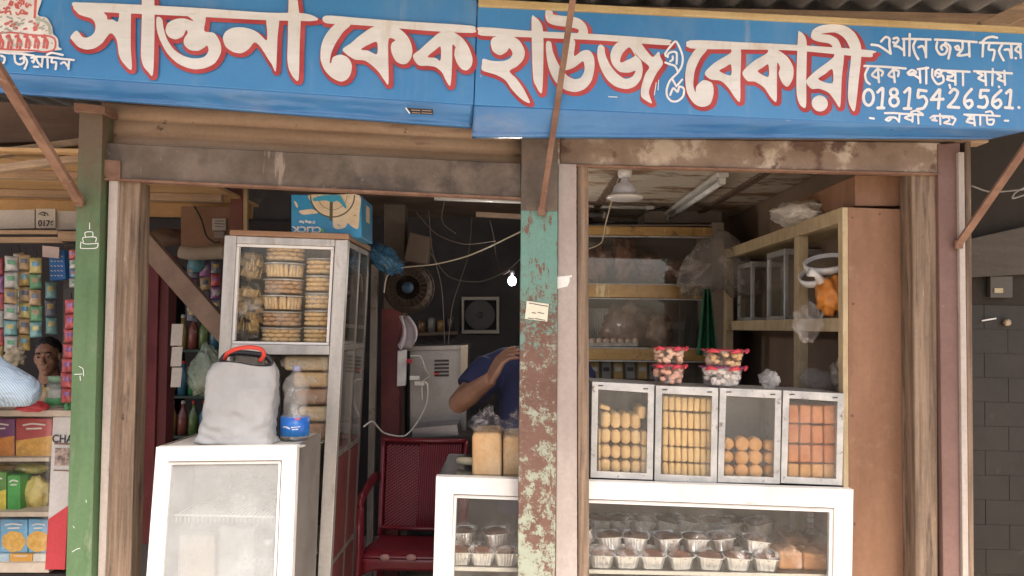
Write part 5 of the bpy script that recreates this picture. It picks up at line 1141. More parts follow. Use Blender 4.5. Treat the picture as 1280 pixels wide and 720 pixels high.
for k in range(34):
    u = .05 + .9 * (k + .5) / 34
    if k < 15:
        for j in range(26):
            v = .10 + .86 * (j + (.5 if k % 2 else 0)) / 26.5
            a = bk_pt(u - .008, v) + Vector((0, -.003, 0)); b = bk_pt(u + .010, v + .018) + Vector((0, -.003, 0))
            m.bar(a, b, .0085, .004, (0, 1, 0))
    else: m.tube([bk_pt(u, .1 + .87 * v / 6) + Vector((0, -.002, 0)) for v in range(7)], .0042, 5)
m.build('back_weave', mat('woven_red', (.26, .035, .05), .4), ch)
m = MB(); m.grid(lambda u, v: Vector((cx + (u - .5) * (.48 - .05 * v), 4.02 + .43 * v, .425 - .03 * v - .012 * math.sin(u * math.pi) * math.sin(v * math.pi) - .03 * max(0, .12 - v) / .12 * (1 if v < .12 else 0))), 16, 16); m.build('seat', RP, ch, solid=.008)
m = MB(); m.grid(lambda u, v: Vector((cx + (u - .5) * .48, 4.015 + .01 * v, .392 - .055 * v - .03 * (abs(u - .5) * 2) ** 6 * v)), 20, 4); m.build('front_apron', RP, ch, solid=.008)
for s in (-1, 1):
    X = cx + s * .262
    m = MB(); m.tube([(X, 4.53, .70), (X, 4.40, .705), (X, 4.2, .69), (X, 4.06, .665), (X - s * .002, 4.03, .63)], [(.016, .028), (.016, .034), (.016, .036), (.018, .034), (.02, .03)], 10); m.build('armrest', RP, ch)
    m = MB(); m.tube([(X - s * .002, 4.035, .64), (X - s * .006, 4.03, .42), (X + s * .0, 4.0, .2), (X + s * .02, 3.97, 0)], [(.034, .02), (.04, .022), (.034, .022), (.026, .02)], 10); m.build('leg', RP, ch)
    m = MB(); m.tube([(cx + s * .21, 4.44, .40), (cx + s * .225, 4.52, .2), (cx + s * .245, 4.58, 0)], [(.028, .022), (.026, .02), (.024, .018)], 10); m.build('leg', RP, ch)
for x in (481, 514): 
    MB().lathe(W(x, 697, 4.0), [(0, -.004), (.024, -.003), (.026, .003)], 18, (0, 1, 0), sy=.65).build('worn_spot', mat('worn_pale_red', (.40, .22, .20), .6), ch)

# ------------------------------------------------------------------ things in the dark middle of the shop
cp = thing('concrete_pillar', 'grey brown concrete pillar in the gloom behind the blue plastic bag', 'pillar', W(492, 500, 5.0)); cp['kind'] = 'thing'
MB().px([(480, 255), (506, 255), (506, 720), (478, 720)], 5.0, .14).build('shaft', mat('gloomy_concrete', ((.085, .068, .055), (.125, .10, .08), 4), .9, bump=.4), cp, bevel=.006)
mp = thing('maroon_post', 'dusty maroon wooden post carrying the white socket board', 'post', W(489, 700, 4.78))
MB().px([(477, 386), (500, 386), (497, 860), (474, 860)], 4.78, .1).build('post', MAR, mp, bevel=.004)
MB().px([(464, 330), (472, 330), (463, 860), (455, 860)], 4.68, .04).build('metal_strip', ALUD, mp, bevel=.002)
sbd = thing('socket_board', 'white socket board with plugged in cables on the maroon post', 'socket board', W(507, 482, 4.74))
MB().px([(497, 438), (508, 437), (507, 482), (496, 483)], 4.74, .03).build('board', mat('board_white', (.62, .61, .6), .5), sbd, bevel=.003)
for i, (x, y) in enumerate(((508, 449), (512, 470), (518, 477))):
    MB().rect(x, y, x + 7 + (5 if i else 0), y + 5, 4.72, .02).build('plug', PAPER if i else mat('red_plug', (.45, .03, .05), .4), sbd, bevel=.002)
wire('white cable looping from the socket board down past the red chair', [W(524, 477, 4.71), W(534, 480, 4.65), W(533, 505, 4.65), W(520, 530, 4.65), W(505, 545, 4.62), W(480, 541, 4.5), W(466, 527, 4.3), W(455, 533, 3.9)], .0045, PAPER)
wire('thin white cable arching from the red plug to the steel oven', [W(513, 445, 4.71), W(526, 446, 4.7), W(532, 462, 4.75), W(537, 470, 4.8), W(528, 478, 4.8), W(528, 500, 4.8)], .0035, PAPER)
tw_ = thing('white_towel', 'pale lilac towel hanging on the maroon post above the socket board', 'towel', W(508, 440, 4.73))
MB().grid(lambda u, v: W(499 + u * 12 + v * (8 if u > .5 else -3) + 6 * math.sin(v * 3), 395 + v * (44 - 20 * abs(u - .35)), 4.73 - .02 * math.sin(u * 9)), 14, 12).build('cloth', mat('lilac_towel', (.46, .41, .44), .9), tw_, solid=.004)
fn_ = thing('wall_fan', 'dusty brown round fan with a blue hub in the gloom', 'fan', W(510, 362, 4.55))
fc = W(511, 360, 4.5)
m = MB()
for k in range(22):
    a = 2 * math.pi * k / 22; d = Vector((math.cos(a), 0, math.sin(a)))
    m.tube([fc + d * .03 + Vector((0, -.05, 0)), fc + d * .09 + Vector((0, -.06, 0)), fc + d * .14 + Vector((0, -.01, 0)), fc + d * .14 + Vector((0, .03, 0))], .0022, 5)
for r in (.07, .11, .142): m.lathe(fc + Vector((0, -.045 if r < .12 else 0, 0)), [(r - .003, 0), (r, -.003), (r + .003, 0), (r, .003), (r - .003, 0)], 32, (0, 1, 0))
m.build('guard', mat('dusty_fan_brown', (.065, .045, .033), .85), fn_)
m = MB()
for k in range(4):
    a = 2 * math.pi * k / 4 + .4
    m.grid(lambda u, v: fc + Vector((math.cos(a + (v - .5) * .9) * (.03 + .095 * u), -.02 + .03 * v, math.sin(a + (v - .5) * .9) * (.03 + .095 * u))), 4, 4)
m.build('blades', mat('dusty_blade', (.05, .038, .03), .75), fn_, solid=.003)
MB().lathe(fc, [(0, -.075), (.03, -.07), (.034, -.04), (.03, 0)], 18, (0, 1, 0)).build('hub', mat('dull_blue', (.03, .07, .12), .6), fn_)
MB().lathe(fc + Vector((0, .04, 0)), [(.03, 0), (.045, .01), (.045, .09), (.02, .11)], 16, (0, 1, 0)).build('motor', mat('dusty_fan_brown', (.065, .045, .033), .85), fn_)
ov = thing('steel_oven', 'dull steel oven cabinet with louvred vents at the back of the shop', 'oven', W(550, 560, 4.9))
STEEL = mat('dull_steel', ((.22, .205, .19), (.32, .30, .285), 3), .4, .75, layers=[dict(c=(.13, .09, .065), s=5, lo=.56, hi=.75)])
MB().px([(512, 437), (584, 435), (583, 560), (512, 560)], 4.9, .45).build('body', STEEL, ov, bevel=.004)
MB().px([(505, 433), (585, 431), (585, 437), (505, 439)], 4.89, .47).build('top_plate', STEEL, ov, bevel=.003)
MB().px([(576, 432), (585, 431.5), (584, 470), (576, 471)], 4.87, .02).build('corner_strip', mat('corner_strip', (.44, .36, .27), .5), ov)
m = MB()
for k in range(5): m.px([(543, 450 + k * 4.6), (561, 449.6 + k * 4.6), (561, 452 + k * 4.6), (543, 452.4 + k * 4.6)], 4.888, .015)
m.build('vents', DARKM, ov)
MB().px([(542, 465), (549, 465), (548, 470), (543, 469)], 4.888, .006).build('red_label', mat('red_print', (.6, .08, .08), .5), ov)
tb = thing('work_table', 'dark work table with a steel tray behind the red chair', 'table', W(545, 700, 4.75))
MB().px([(505, 547), (640, 543), (640, 552), (505, 557)], 4.65, .7).build('table_top', mat('dark_table', (.06, .05, .045), .6), tb, bevel=.004)
for x, y in ((508, 4.7), (634, 4.7)): MB().box(W(x, 550, y).x - .02, W(x, 550, y).x + .02, y, y + .04, 0, W(x, 556, y).z).build('leg', DARKM, tb)
ty = tag(MB().px([(516, 535), (572, 530), (574, 545), (514, 548)], 4.66, .4).build('steel_tray', mat('pale_steel', ((.20, .19, .19), (.28, .27, .27), 5), .35, .7), loc=W(545, 548, 4.66), bevel=.004), 'shallow steel tray on the dark work table', 'tray')
ef = thing('exhaust_fan', 'square exhaust fan with a pale frame in the dark back wall', 'exhaust fan', W(600, 417, 5.9))
MB().frame([(577, 371), (624, 371), (624, 417), (577, 417)], [(580, 375), (620.5, 375), (620.5, 412.5), (580, 412.5)], 5.88, .06).build('frame', mat('dusty_frame', (.36, .34, .30), .6), ef, bevel=.003)
MB().px([(580.3, 375.3), (620.2, 375.3), (620.2, 412.2), (580.3, 412.2)], 5.925, .01).build('opening', mat('night_black', (.012, .012, .014), .8), ef)
fc2 = W(600, 394, 5.9)
m = MB()
for k in range(4):
    a = 2 * math.pi * k / 4 + .3
    m.grid(lambda u, v: fc2 + Vector((math.cos(a + (v - .5) * .9) * (.02 + .085 * u), -.01 + .02 * v, math.sin(a + (v - .5) * .9) * (.02 + .085 * u))), 4, 4)
m.lathe(fc2, [(0, -.03), (.022, -.025), (.024, .01)], 14, (0, 1, 0)); m.lathe(fc2, [(.105, -.012), (.112, -.012), (.112, .012), (.105, .012)], 30, (0, 1, 0))
m.build('blades', mat('dark_blade', (.06, .06, .06), .6), ef, solid=.002)
# the burning bulb
lb_ = thing('light_bulb', 'bright burning light bulb hanging in the dark shop', 'light bulb', W(640, 340, 4.55))
bc = W(640, 351, 4.55)
MB().blob(bc, (.024, .024, .028)).build('globe', emit('burning_bulb', (1, .97, .95), 9), lb_)
MB().tube([bc + Vector((0, 0, .034)), bc + Vector((0, 0, .07))], .014, 10).build('socket', BLACK, lb_)
ll = bpy.data.lights.new('bulb_light', 'POINT'); lo = bpy.data.objects.new('bulb_light', ll); COL.objects.link(lo)
ll.energy = 3.5; ll.color = (1, .93, .86); ll.shadow_soft_size = .05; lo.parent = lb_; lo.location = bc - Vector(lb_['_L']) + Vector((0, -.05, -.04))
wire('thin cable from the ceiling down to the burning bulb', [W(612, 275, 5.0), W(617, 295, 5.0), W(620, 320, 5.0), W(628, 342, 4.7), bc + Vector((0, 0, .07))], .004, mat('dim_cable', (.12, .10, .085), .7))
wire('long cream wire sagging across the dark shop to the pillar', [W(480, 366, 3.9), W(484, 345, 3.9), W(500, 335, 3.9), W(545, 330, 3.8), W(590, 318, 3.7), W(652, 289, 3.6)], .0035, mat('cream_wire', (.52, .45, .34), .5))
wire('thin brown wire drooping under the dark ceiling', [W(520, 265, 4.5), W(545, 292, 4.5), W(580, 305, 4.5), W(620, 301, 4.5)], .003, mat('dim_cable', (.12, .10, .085), .7))
wire('short curled wire end below the left white tube lamp', [W(556, 250, 4.4), W(552, 270, 4.4), W(556, 282, 4.4), W(570, 292, 4.4)], .003, mat('dim_cable', (.12, .10, .085), .7))
tl2 = thing('tube_lamp', 'white unlit tube lamp under the sooty beam over the red chair', 'tube lamp', W(600, 248, 4.4))
MB().tube([W(543, 247, 4.4), W(652, 251, 4.4)], .016, 12).build('tube', TUBEOFF, tl2)
MB().bar(W(543, 244, 4.42), W(652, 248, 4.42), .035, .02).build('batten', MATS['lamp_batten'], tl2)
tl3 = thing('tube_lamp', 'dusty brown lamp batten deeper under the dark ceiling', 'tube lamp', W(620, 268, 5.0))
MB().bar(W(595, 268, 5.0), W(652, 271, 5.0), .04, .03).build('batten', mat('dusty_batten', (.36, .27, .19), .7), tl3, bevel=.003)
bbk = tag(MB().px([(512, 290), (538, 296), (534, 330), (505, 325)], 4.9, .12).build('hanging_carton', mat('dark_brown_carton', (.12, .085, .065), .8), loc=W(520, 330, 4.9), bevel=.006), 'dark brown carton hanging beside the concrete pillar', 'carton')

wire('dark cable looping across the gloom above the exhaust fan', [W(528, 300, 5.2), W(560, 345, 5.3), W(600, 352, 5.3), W(634, 338, 5.2), W(652, 322, 5.1)], .004, mat('dim_cable', (.12, .10, .085), .7))
wire('thin pale cable running down beside the dusty wall fan', [W(536, 262, 4.9), W(540, 310, 4.9), W(552, 360, 4.95), W(556, 434, 4.95)], .003, mat('dim_cable', (.12, .10, .085), .7))
wire('dim cable drooping from the ceiling toward the oven top', [W(590, 270, 5.2), W(585, 320, 5.2), W(566, 380, 5.1), W(560, 432, 5.0)], .003, mat('dim_cable', (.12, .10, .085), .7))
sk2 = thing('spice_shelf', 'dim wall shelf with small jars above the steel oven', 'shelf', W(545, 420, 5.7))
MB().px([(520, 416), (572, 414), (572, 418), (520, 420)], 5.7, .2).build('board', mat('dim_board', (.12, .09, .07), .8), sk2)
for k_ in range(4):
    t = thing('shelf_jar', ['dim brown jar on the wall shelf nearest the fan', 'dim grey jar second on the wall shelf above the oven', 'dim ochre jar third on the wall shelf above the oven', 'dim dark jar on the wall shelf nearest the exhaust fan'][k_], 'jar', W(527 + k_ * 12, 415.5 - k_ * .4, 5.78), 'jars on the dim wall shelf')
    q = Vector(t['_L'])
    MB().lathe(q, [(0, 0), (.028, .001), (.029, .07 + .02 * (k_ % 2)), (.02, .085 + .02 * (k_ % 2)), (0, .086 + .02 * (k_ % 2))], 14).build('jar', mat('dim_jar_%d' % k_, ((.16, .09, .05), (.20, .19, .18), (.24, .15, .05), (.07, .06, .06))[k_], .3, coat=.4), t)
# ------------------------------------------------------------------ neighbouring packet stall on the left
PLYC = mat('ochre_plywood', ((.42, .25, .11), (.54, .35, .17), 3, (1, 3, 1)), .75, layers=[dict(c=(.28, .15, .07), s=3, lo=.56, hi=.75)], bump=.2)
sc_ = thing('stall_ceiling', 'ochre plywood ceiling under the roof of the packet stall', 'ceiling', (-2.5, 3.8, 2.2)); sc_['kind'] = 'structure'
MB().box(-4.6, -1.45, 3.12, 4.52, 2.20, 2.215).build('board', PLYC, sc_)
for yy in (3.45, 4.0): MB().bar((-4.6, yy, 2.18), (-1.5, yy + .10, 2.18), .05, .038).build('batten', WOODX, sc_, bevel=.003)
MB().box(-4.6, -1.45, 4.40, 4.43, 2.12, 2.199).build('batten', PLYC, sc_, bevel=.002)
fr_b = thing('roof_rafter', 'pale brown rafter crossing behind the top of the green post', 'rafter', W(45, 185, 3.3))
MB().bar(W(-60, 200, 3.15), W(104, 178, 3.25), .05, .03).build('rafter', WOODX, fr_b, bevel=.004)
fr_c = thing('roof_rafter', 'lower reddish rafter under the dark gap of the stall roof', 'rafter', W(45, 205, 3.3))
MB().bar(W(-60, 219, 3.13), W(104, 198, 3.2), .05, .03).build('rafter', WOODX, fr_c, bevel=.004)
rb = thing('roof_beam', 'dark brown timber beam high under the board above the stall', 'timber', W(50, 150, 3.2))
MB().px([(-60, 122), (100, 134), (100, 176), (-60, 180)], 3.3, .06).build('beam', mat('dark_brown_timber', ((.10, .06, .04), (.16, .10, .07), 4, (.7, 4, 4)), .8, bump=.4), rb, bevel=.004)
for lab, x0, x1, col in (('grey white poster strip under the stall ceiling by the number card', -60, 43, (.50, .48, .45)), ('pale board strip under the stall ceiling behind the green post', 70, 104, (.46, .43, .40))):
    t = thing('poster_strip', lab, 'poster', W((x0 + x1) / 2, 286, 4.0)); MB().rect(x0, 264, x1, 287, 4.0, .012, -.02).build('sheet', mat('poster_%d' % x1, col, .8), t)
nc = thing('number_card', 'pale number card with a dark scribble above its digits', 'sign', W(57, 286, 3.98))
MB().rect(45, 261, 69, 285, 3.98, .012).build('card', mat('number_card_paint', (.50, .46, .41), .8), nc)
text('0176', W(57.5, 279.5, 3.976), .042, INK, nc, bold=.001, sx=.95)
q = []; S(q, (0, 180), 4, 1.1, [(195, 350), (215, 340), (225, 358), (205, 352)], [(215, 340), (235, 348), (240, 358)]); paint(q, 'drawing_print', INK, nc, 3.977, .35)
for lab, x0, x1, y0, y1 in (('short wooden rail under the number card', -60, 72, 287.5, 292.5), ('longer wooden rail from which the packet strips hang', -60, 78, 296, 303), ('wooden rail end tucked behind the green post', 72, 104, 289, 301)):
    t = thing('wooden_rail', lab, 'rail', W((x0 + x1) / 2, y1, 3.9), 'rails of the packet stall'); MB().rect(x0, y0, x1, y1, 3.9, .04).build('rail', WOODX, t, bevel=.003)
# hanging strips of packets
PCOL = [tuple(.55 * c + .02 for c in q_) for q_ in [(.50, .50, .48), (.10, .32, .50), (.52, .36, .08), (.10, .34, .16), (.50, .06, .07), (.16, .40, .42), (.45, .30, .14), (.30, .10, .30), (.60, .52, .18), (.12, .14, .2)]]
def packm(i): return mat('packet_foil_%d' % i, (PCOL[i], tuple(min(.8, c * 1.7 + .04) for c in PCOL[i]), 26), .3, .1, layers=[dict(c=(.5, .46, .40), s=17, lo=.58, hi=.66)], bump=.4, bscale=20)
rr = random.Random(21)
def strip(label, x, y0, n, w_, h_, Y, cols, grp='hanging packet strips', lean=0.0):
    t = thing('packet_strip', label, 'packet strip', W(x, y0 + n * h_, Y), grp)
    for k in range(n):
        xx = x + lean * k + rr.uniform(-.8, .8); y = y0 + k * h_; dy = rr.uniform(-.012, .012)
        fn = lambda u, v: W(xx + (u - .5) * w_ * (1 - .06 * math.sin(v * math.pi)), y + .5 + v * (h_ - 1.2) + (u - .5) * sl, Y + dy - .016 * math.sin(u * math.pi) * math.sin(v * math.pi) ** .6)
        sl = rr.uniform(-2, 2)
        pk_ = MB().grid(fn, 8, 8).build('packet', packm(cols[k % len(cols)]), t, solid=.006)
        MB().grid(lambda u, v: fn(.2 + .6 * u, .25 + .3 * v) + Vector((0, -.0045, 0)), 6, 3).build('label_print', packm((cols[k % len(cols)] + 3) % 10), pk_)
    MB().tube([W(x, y0 - 8, Y + .01), W(x, y0 + 2, Y + .01)], .003, 5).build('hook', DARKM, t)
strip('dark red packet strip at the outer end of the stall rail', -4, 322, 6, 18, 22, 3.95, [4, 7, 4, 0, 4, 2])
strip('silver and white packet strip beside the dark red one', 14, 320, 6, 17, 20, 3.92, [0, 0, 6, 0, 5, 0])
strip('golden brown packet strip hanging from the stall rail', 31, 318, 6, 15, 20, 3.94, [6, 2, 6, 8, 6, 2])
strip('mixed green and yellow packet strip in the stall', 45, 322, 5, 15, 20, 3.9, [8, 3, 6, 3, 5, 6])
strip('teal packet strip below the blue patterned box in the stall', 64, 352, 3, 14, 22, 4.2, [5, 9, 5, 6])
strip('second silver packet strip deeper in the stall', 24, 316, 5, 13, 19, 4.3, [0, 9, 5, 0, 6])
strip('bright red sachet strip hanging close behind the green post', 89, 374, 7, 15, 18.5, 3.25, [4, 4, 4, 4, 4, 4, 4], lean=-.9)
strip('striped sachet strip by the post above the red sachets', 93, 312, 4, 12, 12, 3.6, [4, 0, 1, 0])
t = thing('hanging_box', 'blue patterned box hanging among the packet strips', 'box', W(71, 350, 4.0)); MB().px([(61, 314), (80, 312), (82, 349), (62, 351)], 4.0, .05).build('box', mat('blue_box', ((.03, .14, .40), (.05, .20, .48), 9), .5), t, bevel=.003)
q = []
for a in range(4):
    for b in range(5): S(q, (63.5 + a * 4.2, 320 + b * 6), 1, .9, [(0, 0), (2, 1)])
paint(q, 'dash_pattern', PAPER, t, 3.998, .35)
t = thing('hanging_card', 'blank pale pink card hanging in front of the blue box', 'card', W(63, 322, 3.96)); MB().px([(53, 307), (74, 309), (73, 323), (53, 321)], 3.96, .008).build('card', mat('pink_card', (.56, .44, .40), .8), t)
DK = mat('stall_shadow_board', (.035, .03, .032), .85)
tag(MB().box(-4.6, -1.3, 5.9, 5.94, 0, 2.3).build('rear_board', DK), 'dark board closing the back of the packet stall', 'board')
t = thing('upright_board', 'dark grey upright board between packets and the green post', 'board', W(88, 560, 4.1)); MB().px([(80, 305), (95, 305), (92, 560), (76, 560)], 4.1, .03).build('board', mat('grey_upright', (.10, .095, .09), .8), t)

# stall counter: glass fronted shelves of biscuit boxes
YS = 3.3
sc2 = thing('stall_counter', 'pale glass fronted stall counter filled with biscuit boxes', 'counter', W(20, 716, YS))
STW = mat('pale_counter_board', ((.42, .35, .28), (.54, .46, .38), 4), .7, layers=[dict(c=(.28, .2, .14), s=9, lo=.62, hi=.78)])
MB().px([(-70, 512), (91, 513), (91, 521), (-70, 520)], YS, .5).build('counter_top', STW, sc2, bevel=.003)
MB().px([(66, 521.5), (90, 521.5), (84, 650), (60, 650)], YS + .002, .02).build('side_panel', mat('white_panel', ((.50, .47, .45), (.60, .57, .55), 4), .6), sc2, bevel=.002)
MB().px([(60.5, 649), (60, 650.5), (56, 712), (81, 712), (85, 632)], YS - .001, .022).build('red_panel', mat('red_panel', (.50, .05, .06), .5), sc2, bevel=.001)
for y0, y1 in ((572, 577), (640, 646), (704, 716)): MB().px([(-70, y0), (61, y0), (61, y1), (-70, y1)], YS + .004, .42).build('shelf', STW, sc2, bevel=.002)
MB().px([(-70, 522), (65.5, 522), (60, 703), (-70, 703)], YS + .44, .01).build('back_panel', mat('stall_back', (.10, .075, .06), .8), sc2)
MB().px([(-70, 521.5), (65, 521.5), (58, 704), (-70, 704)], YS - .004, .003).build('front_glass', GLASS, sc2)
MB().px([(-70, 717), (82, 717), (76, 900), (-70, 900)], YS + .1, .3).build('plinth', mat('dark_plinth', (.05, .045, .05), .8), sc2)
text('CHA', W(78, 549, YS - .003), .045, INK, sc2, bold=.0008, sx=.9)
MB().px([(68, 553.5), (87, 554), (87, 556), (68, 555.5)], YS - .0015, .001).px([(67, 587), (86, 587.5), (86, 589), (67, 588.5)], YS - .0015, .001).build('rule_print', mat('brown_rule', (.2, .12, .09), .7), sc2)
MB().px([(69, 560), (87, 560), (86, 582), (68, 582)], YS - .0015, .001).build('photo_print', mat('photo_print', ((.06, .04, .04), (.50, .38, .32), 34), .5), sc2)
def carton(label, x0, x1, y0, y1, col, Y=YS + .05, col2=None, art=None, grp='boxes in the stall counter', word=None):
    t = thing('biscuit_box', label, 'box', W((x0 + x1) / 2, y1, Y), grp)
    MB().px([(x0, y0), (x1, y0 + .5), (x1, y1), (x0, y1)], Y, .1).build('carton', mat('carton_%02d_%02d_%02d' % tuple(int(c * 99) for c in col), (col, tuple(min(.85, c * 1.35 + .02) for c in col), 8), .4, coat=.2), t, bevel=.003)
    if col2: MB().px([(x0, y1 - (y1 - y0) * .42), (x1, y1 - (y1 - y0) * .55), (x1, y1 - .6), (x0, y1 - .6)], Y - .0008, .0006).build('lower_print', mat('band_%02d_%02d_%02d' % tuple(int(c * 99) for c in col2), (col2, tuple(min(.85, c * 1.5) for c in col2), 40), .4), t)
    q = []
    w_ = x1 - x0
    S(q, (0, 0), 1, max(.7, (y1 - y0) * .04), [(x0 + w_ * .2, y0 + (y1 - y0) * .18), (x0 + w_ * .45, y0 + (y1 - y0) * .14), (x0 + w_ * .8, y0 + (y1 - y0) * .17)], [(x0 + w_ * .3, y0 + (y1 - y0) * .27), (x0 + w_ * .7, y0 + (y1 - y0) * .26)])
    paint(q, 'wording_print', PAPER, t, Y - .0016, .35)
    if art:
        q = []
        for k in range(art[3]): 
            a = 6.28 * k / art[3]; S(q, (0, 0), 1, art[2], [(art[0] + art[2] * .5 * math.cos(a), art[1] + art[2] * .4 * math.sin(a)), (art[0], art[1])])
        paint(q, 'biscuit_print', mat('biscuit_art', ((.62, .33, .07), (.70, .45, .14), 30), .5), t, Y - .0024, .4)
    return t
carton('red carton with golden print on the top shelf of the stall counter', 20, 65, 523, 571, (.36, .05, .05), col2=(.55, .30, .06))
carton('purple and yellow carton at the outer end of the top stall shelf', -22, 18, 523, 571, (.16, .05, .14), col2=(.50, .20, .05))
carton('green and white carton second from the white panel in the stall', 9, 25, 594, 639, (.06, .28, .07))
carton('yellow green carton at the outer end of the middle stall shelf', -20, 7.5, 590, 639, (.12, .26, .08), col2=(.5, .42, .08))
for i, (x0, x1, lab) in enumerate(((0, 34, 'sky blue carton printed with a golden biscuit, outer one of the pair'), (35.5, 60, 'sky blue carton printed with a golden biscuit, beside the red panel'))):
    carton(lab, x0, x1, 649, 691, (.16, .36, .56), art=((x0 + x1) / 2, 677, 15, 7), grp='pair of sky blue cartons')
for i, (x0, x1, c) in enumerate(((-20, 11, (.35, .5, .62)), (12, 40, (.62, .32, .06)), (41, 58, (.56, .56, .52)))):
    carton(['pale blue low carton on the bottom stall shelf', 'orange low carton on the bottom stall shelf', 'white low carton on the bottom stall shelf'][i], x0, x1, 693, 703.5, c, Y=YS + .03)
for i, (lab, x, y, rx, rz, c) in enumerate((('yellow noodle bag with a white patch on the middle stall shelf', 45, 617, .058, .074, ((.55, .42, .10), (.70, .60, .24))), ('flat packets with green backs on the shelf under the red carton', 40, 585, .07, .022, ((.22, .30, .08), (.45, .38, .14))), ('brown flat packets under the purple carton', 5, 585, .06, .02, ((.20, .12, .06), (.35, .25, .10))))):
    crumple(lab, W(x, y, YS + .12), (rx, .04, rz), mat('foil_bag_%d' % i, (c[0], c[1], 26), .3, layers=[dict(c=(.7, .68, .64), s=9, lo=.60, hi=.68)], bump=.5, bscale=20), 'noodle_bag', 'bag', seed=80 + i, amp=.2)
# things on the stall counter
jr = thing('plastic_jar', 'clear plastic jar with pale green lid on the stall counter', 'jar', W(69, 512, 3.4)); q = Vector(jr['_L'])
MB().lathe(q, [(0, 0), (.036, .002), (.038, .02), (.038, .10), (.03, .115)], 20).build('jar', film('jar_clear', (.62, .68, .60), .32, 5, .1), jr)
MB().lathe(q, [(.032, .116), (.034, .14), (0, .141)], 20).build('lid', mat('green_lid', (.22, .36, .24), .5), jr)
MB().lathe(q, [(.0385, .02), (.0387, .05)], 20).build('label', mat('green_paper_label', (.08, .3, .12), .5), jr)
MB().lathe(q, [(0, .01), (.03, .01), (.03, .08), (0, .085)], 16).build('contents', mat('pale_sweets', (.5, .5, .45), .6), jr)
crumple('yellow topped pink packet bag on the stall counter', W(50, 497, 3.55), (.05, .04, .052), mat('yellow_pink_bag', ((.62, .50, .16), (.62, .36, .36), 14), .4, bump=.4), 'packet_bag', 'bag', seed=91, amp=.25)
crumple('red packet lying under the blue shirted elbow', W(40, 508, 3.3), (.065, .05, .022), mat('bright_red_pack', (.5, .05, .07), .35), 'red_packet', 'packet', seed=93, amp=.25)
crumple('tangle of pale dried sticks standing behind the blue sleeve', W(18, 446, 3.6), (.04, .03, .04), mat('dry_sticks', (.46, .40, .28), .8), 'dried_bundle', 'bundle', seed=95, amp=.6)
crumple('small green packet lying at the edge of the stall counter', W(87, 508, 3.33), (.018, .03, .02), mat('green_small_pack', (.10, .32, .14), .4), 'green_packet', 'packet', seed=97, amp=.2)

# ------------------------------------------------------------------ passage between timber post and tall cabinet
db = thing('diagonal_brace', 'brown timber brace slanting down behind the tall cabinet', 'timber', W(275, 415, 3.55))
MB().bar(W(166, 285, 3.5), W(290, 426, 3.5), .085, .05, (0, 1, 0)).build('brace', mat('warm_brown_timber', ((.16, .10, .07), (.23, .155, .11), 6, (1, 1, 1)), .7, bump=.3), db, bevel=.004)
wbx = thing('wall_board', 'brown board with a meter card hung under the ochre ceiling', 'board', W(252, 312, 4.3))
MB().px([(226, 258), (288, 258), (288, 310), (226, 308)], 4.3, .03).build('board', mat('brown_meter_board', ((.19, .10, .06), (.25, .14, .09), 4), .7), wbx, bevel=.003)
MB().px([(265, 273), (282, 273), (282, 288), (265, 288)], 4.285, .012).build('meter_card', mat('meter_card', (.42, .38, .35), .6), wbx, bevel=.002)
MB().px([(267, 289), (280, 289), (280, 298), (267, 298)], 4.28, .02).build('switch', mat('grey_switch', (.26, .22, .2), .5), wbx, bevel=.003)
q = []; S(q, (0, 180), 4, .9, [(1075, 385), (1120, 385)], [(1072, 398), (1122, 400)]); S(q, (0, 180), 4, .6, [(1075, 412), (1120, 414)]); paint(q, 'lettering', INK, wbx, 4.2838, .3)
wire('dark cable curving down the brown meter board', [W(243, 258, 4.28), W(252, 275, 4.26), W(258, 295, 4.26), W(268, 303, 4.26), W(275, 302, 4.26)], .005, BLACK)
mpp = thing('maroon_post', 'dark red painted wooden post in the passage by the timber post', 'post', W(190, 680, 3.7))
MB().px([(180, 318), (199, 318), (190, 680), (164, 680)], 3.7, .1).build('post', mat('dark_red_board', ((.13, .02, .024), (.19, .035, .036), 5), .55, layers=[dict(c=(.30, .16, .15), s=22, lo=.68, hi=.78)]), mpp, bevel=.003)
MB().px([(200, 318), (212, 318), (204, 680), (191, 680)], 3.72, .09).build('side_batten', mat('dark_red_batten', (.12, .025, .025), .6), mpp, bevel=.003)
MB().px([(172, 318), (179.5, 318), (163, 680), (156, 680)], 3.72, .06).build('edge_batten', mat('dark_edge', (.07, .035, .03), .7), mpp, bevel=.003)
mpo = thing('brown_post', 'slim brown red post under the ochre ceiling by the meter board', 'post', W(298, 300, 4.25))
MB().px([(288, 232), (303, 232), (303, 560), (288, 560)], 4.22, .07).build('post', mat('brown_red_paint', (.17, .06, .05), .6), mpo, bevel=.003)
MB().px([(304, 236), (309, 236), (309, 300), (304, 300)], 4.2, .02).build('pale_strip', mat('ochre_strip', (.42, .30, .16), .7), mpo)
ca = thing('card_strip', 'three white cards pinned in a column on the dark red post', 'cards', W(220, 486, 3.66))
for y0, y1 in ((405, 432), (433.5, 458), (459.5, 484)): MB().px([(215, y0), (229 - (y0 - 405) * .03, y0), (227 - (y0 - 405) * .03, y1), (213, y1)], 3.68, .004).build('card', mat('cream_card', (.58, .52, .45), .8), ca)
rb_ = tag(MB().tube(crom([tuple(W(x, y, 4.1)) for x, y in ((226, 314), (240, 317), (262, 316), (282, 315))], False, 4), .035, 12).build('rolled_mat', mat('pale_mat', (.34, .28, .22), .8), loc=W(255, 320, 4.1)), 'pale rolled mat lying under the brown meter board', 'rolled mat')
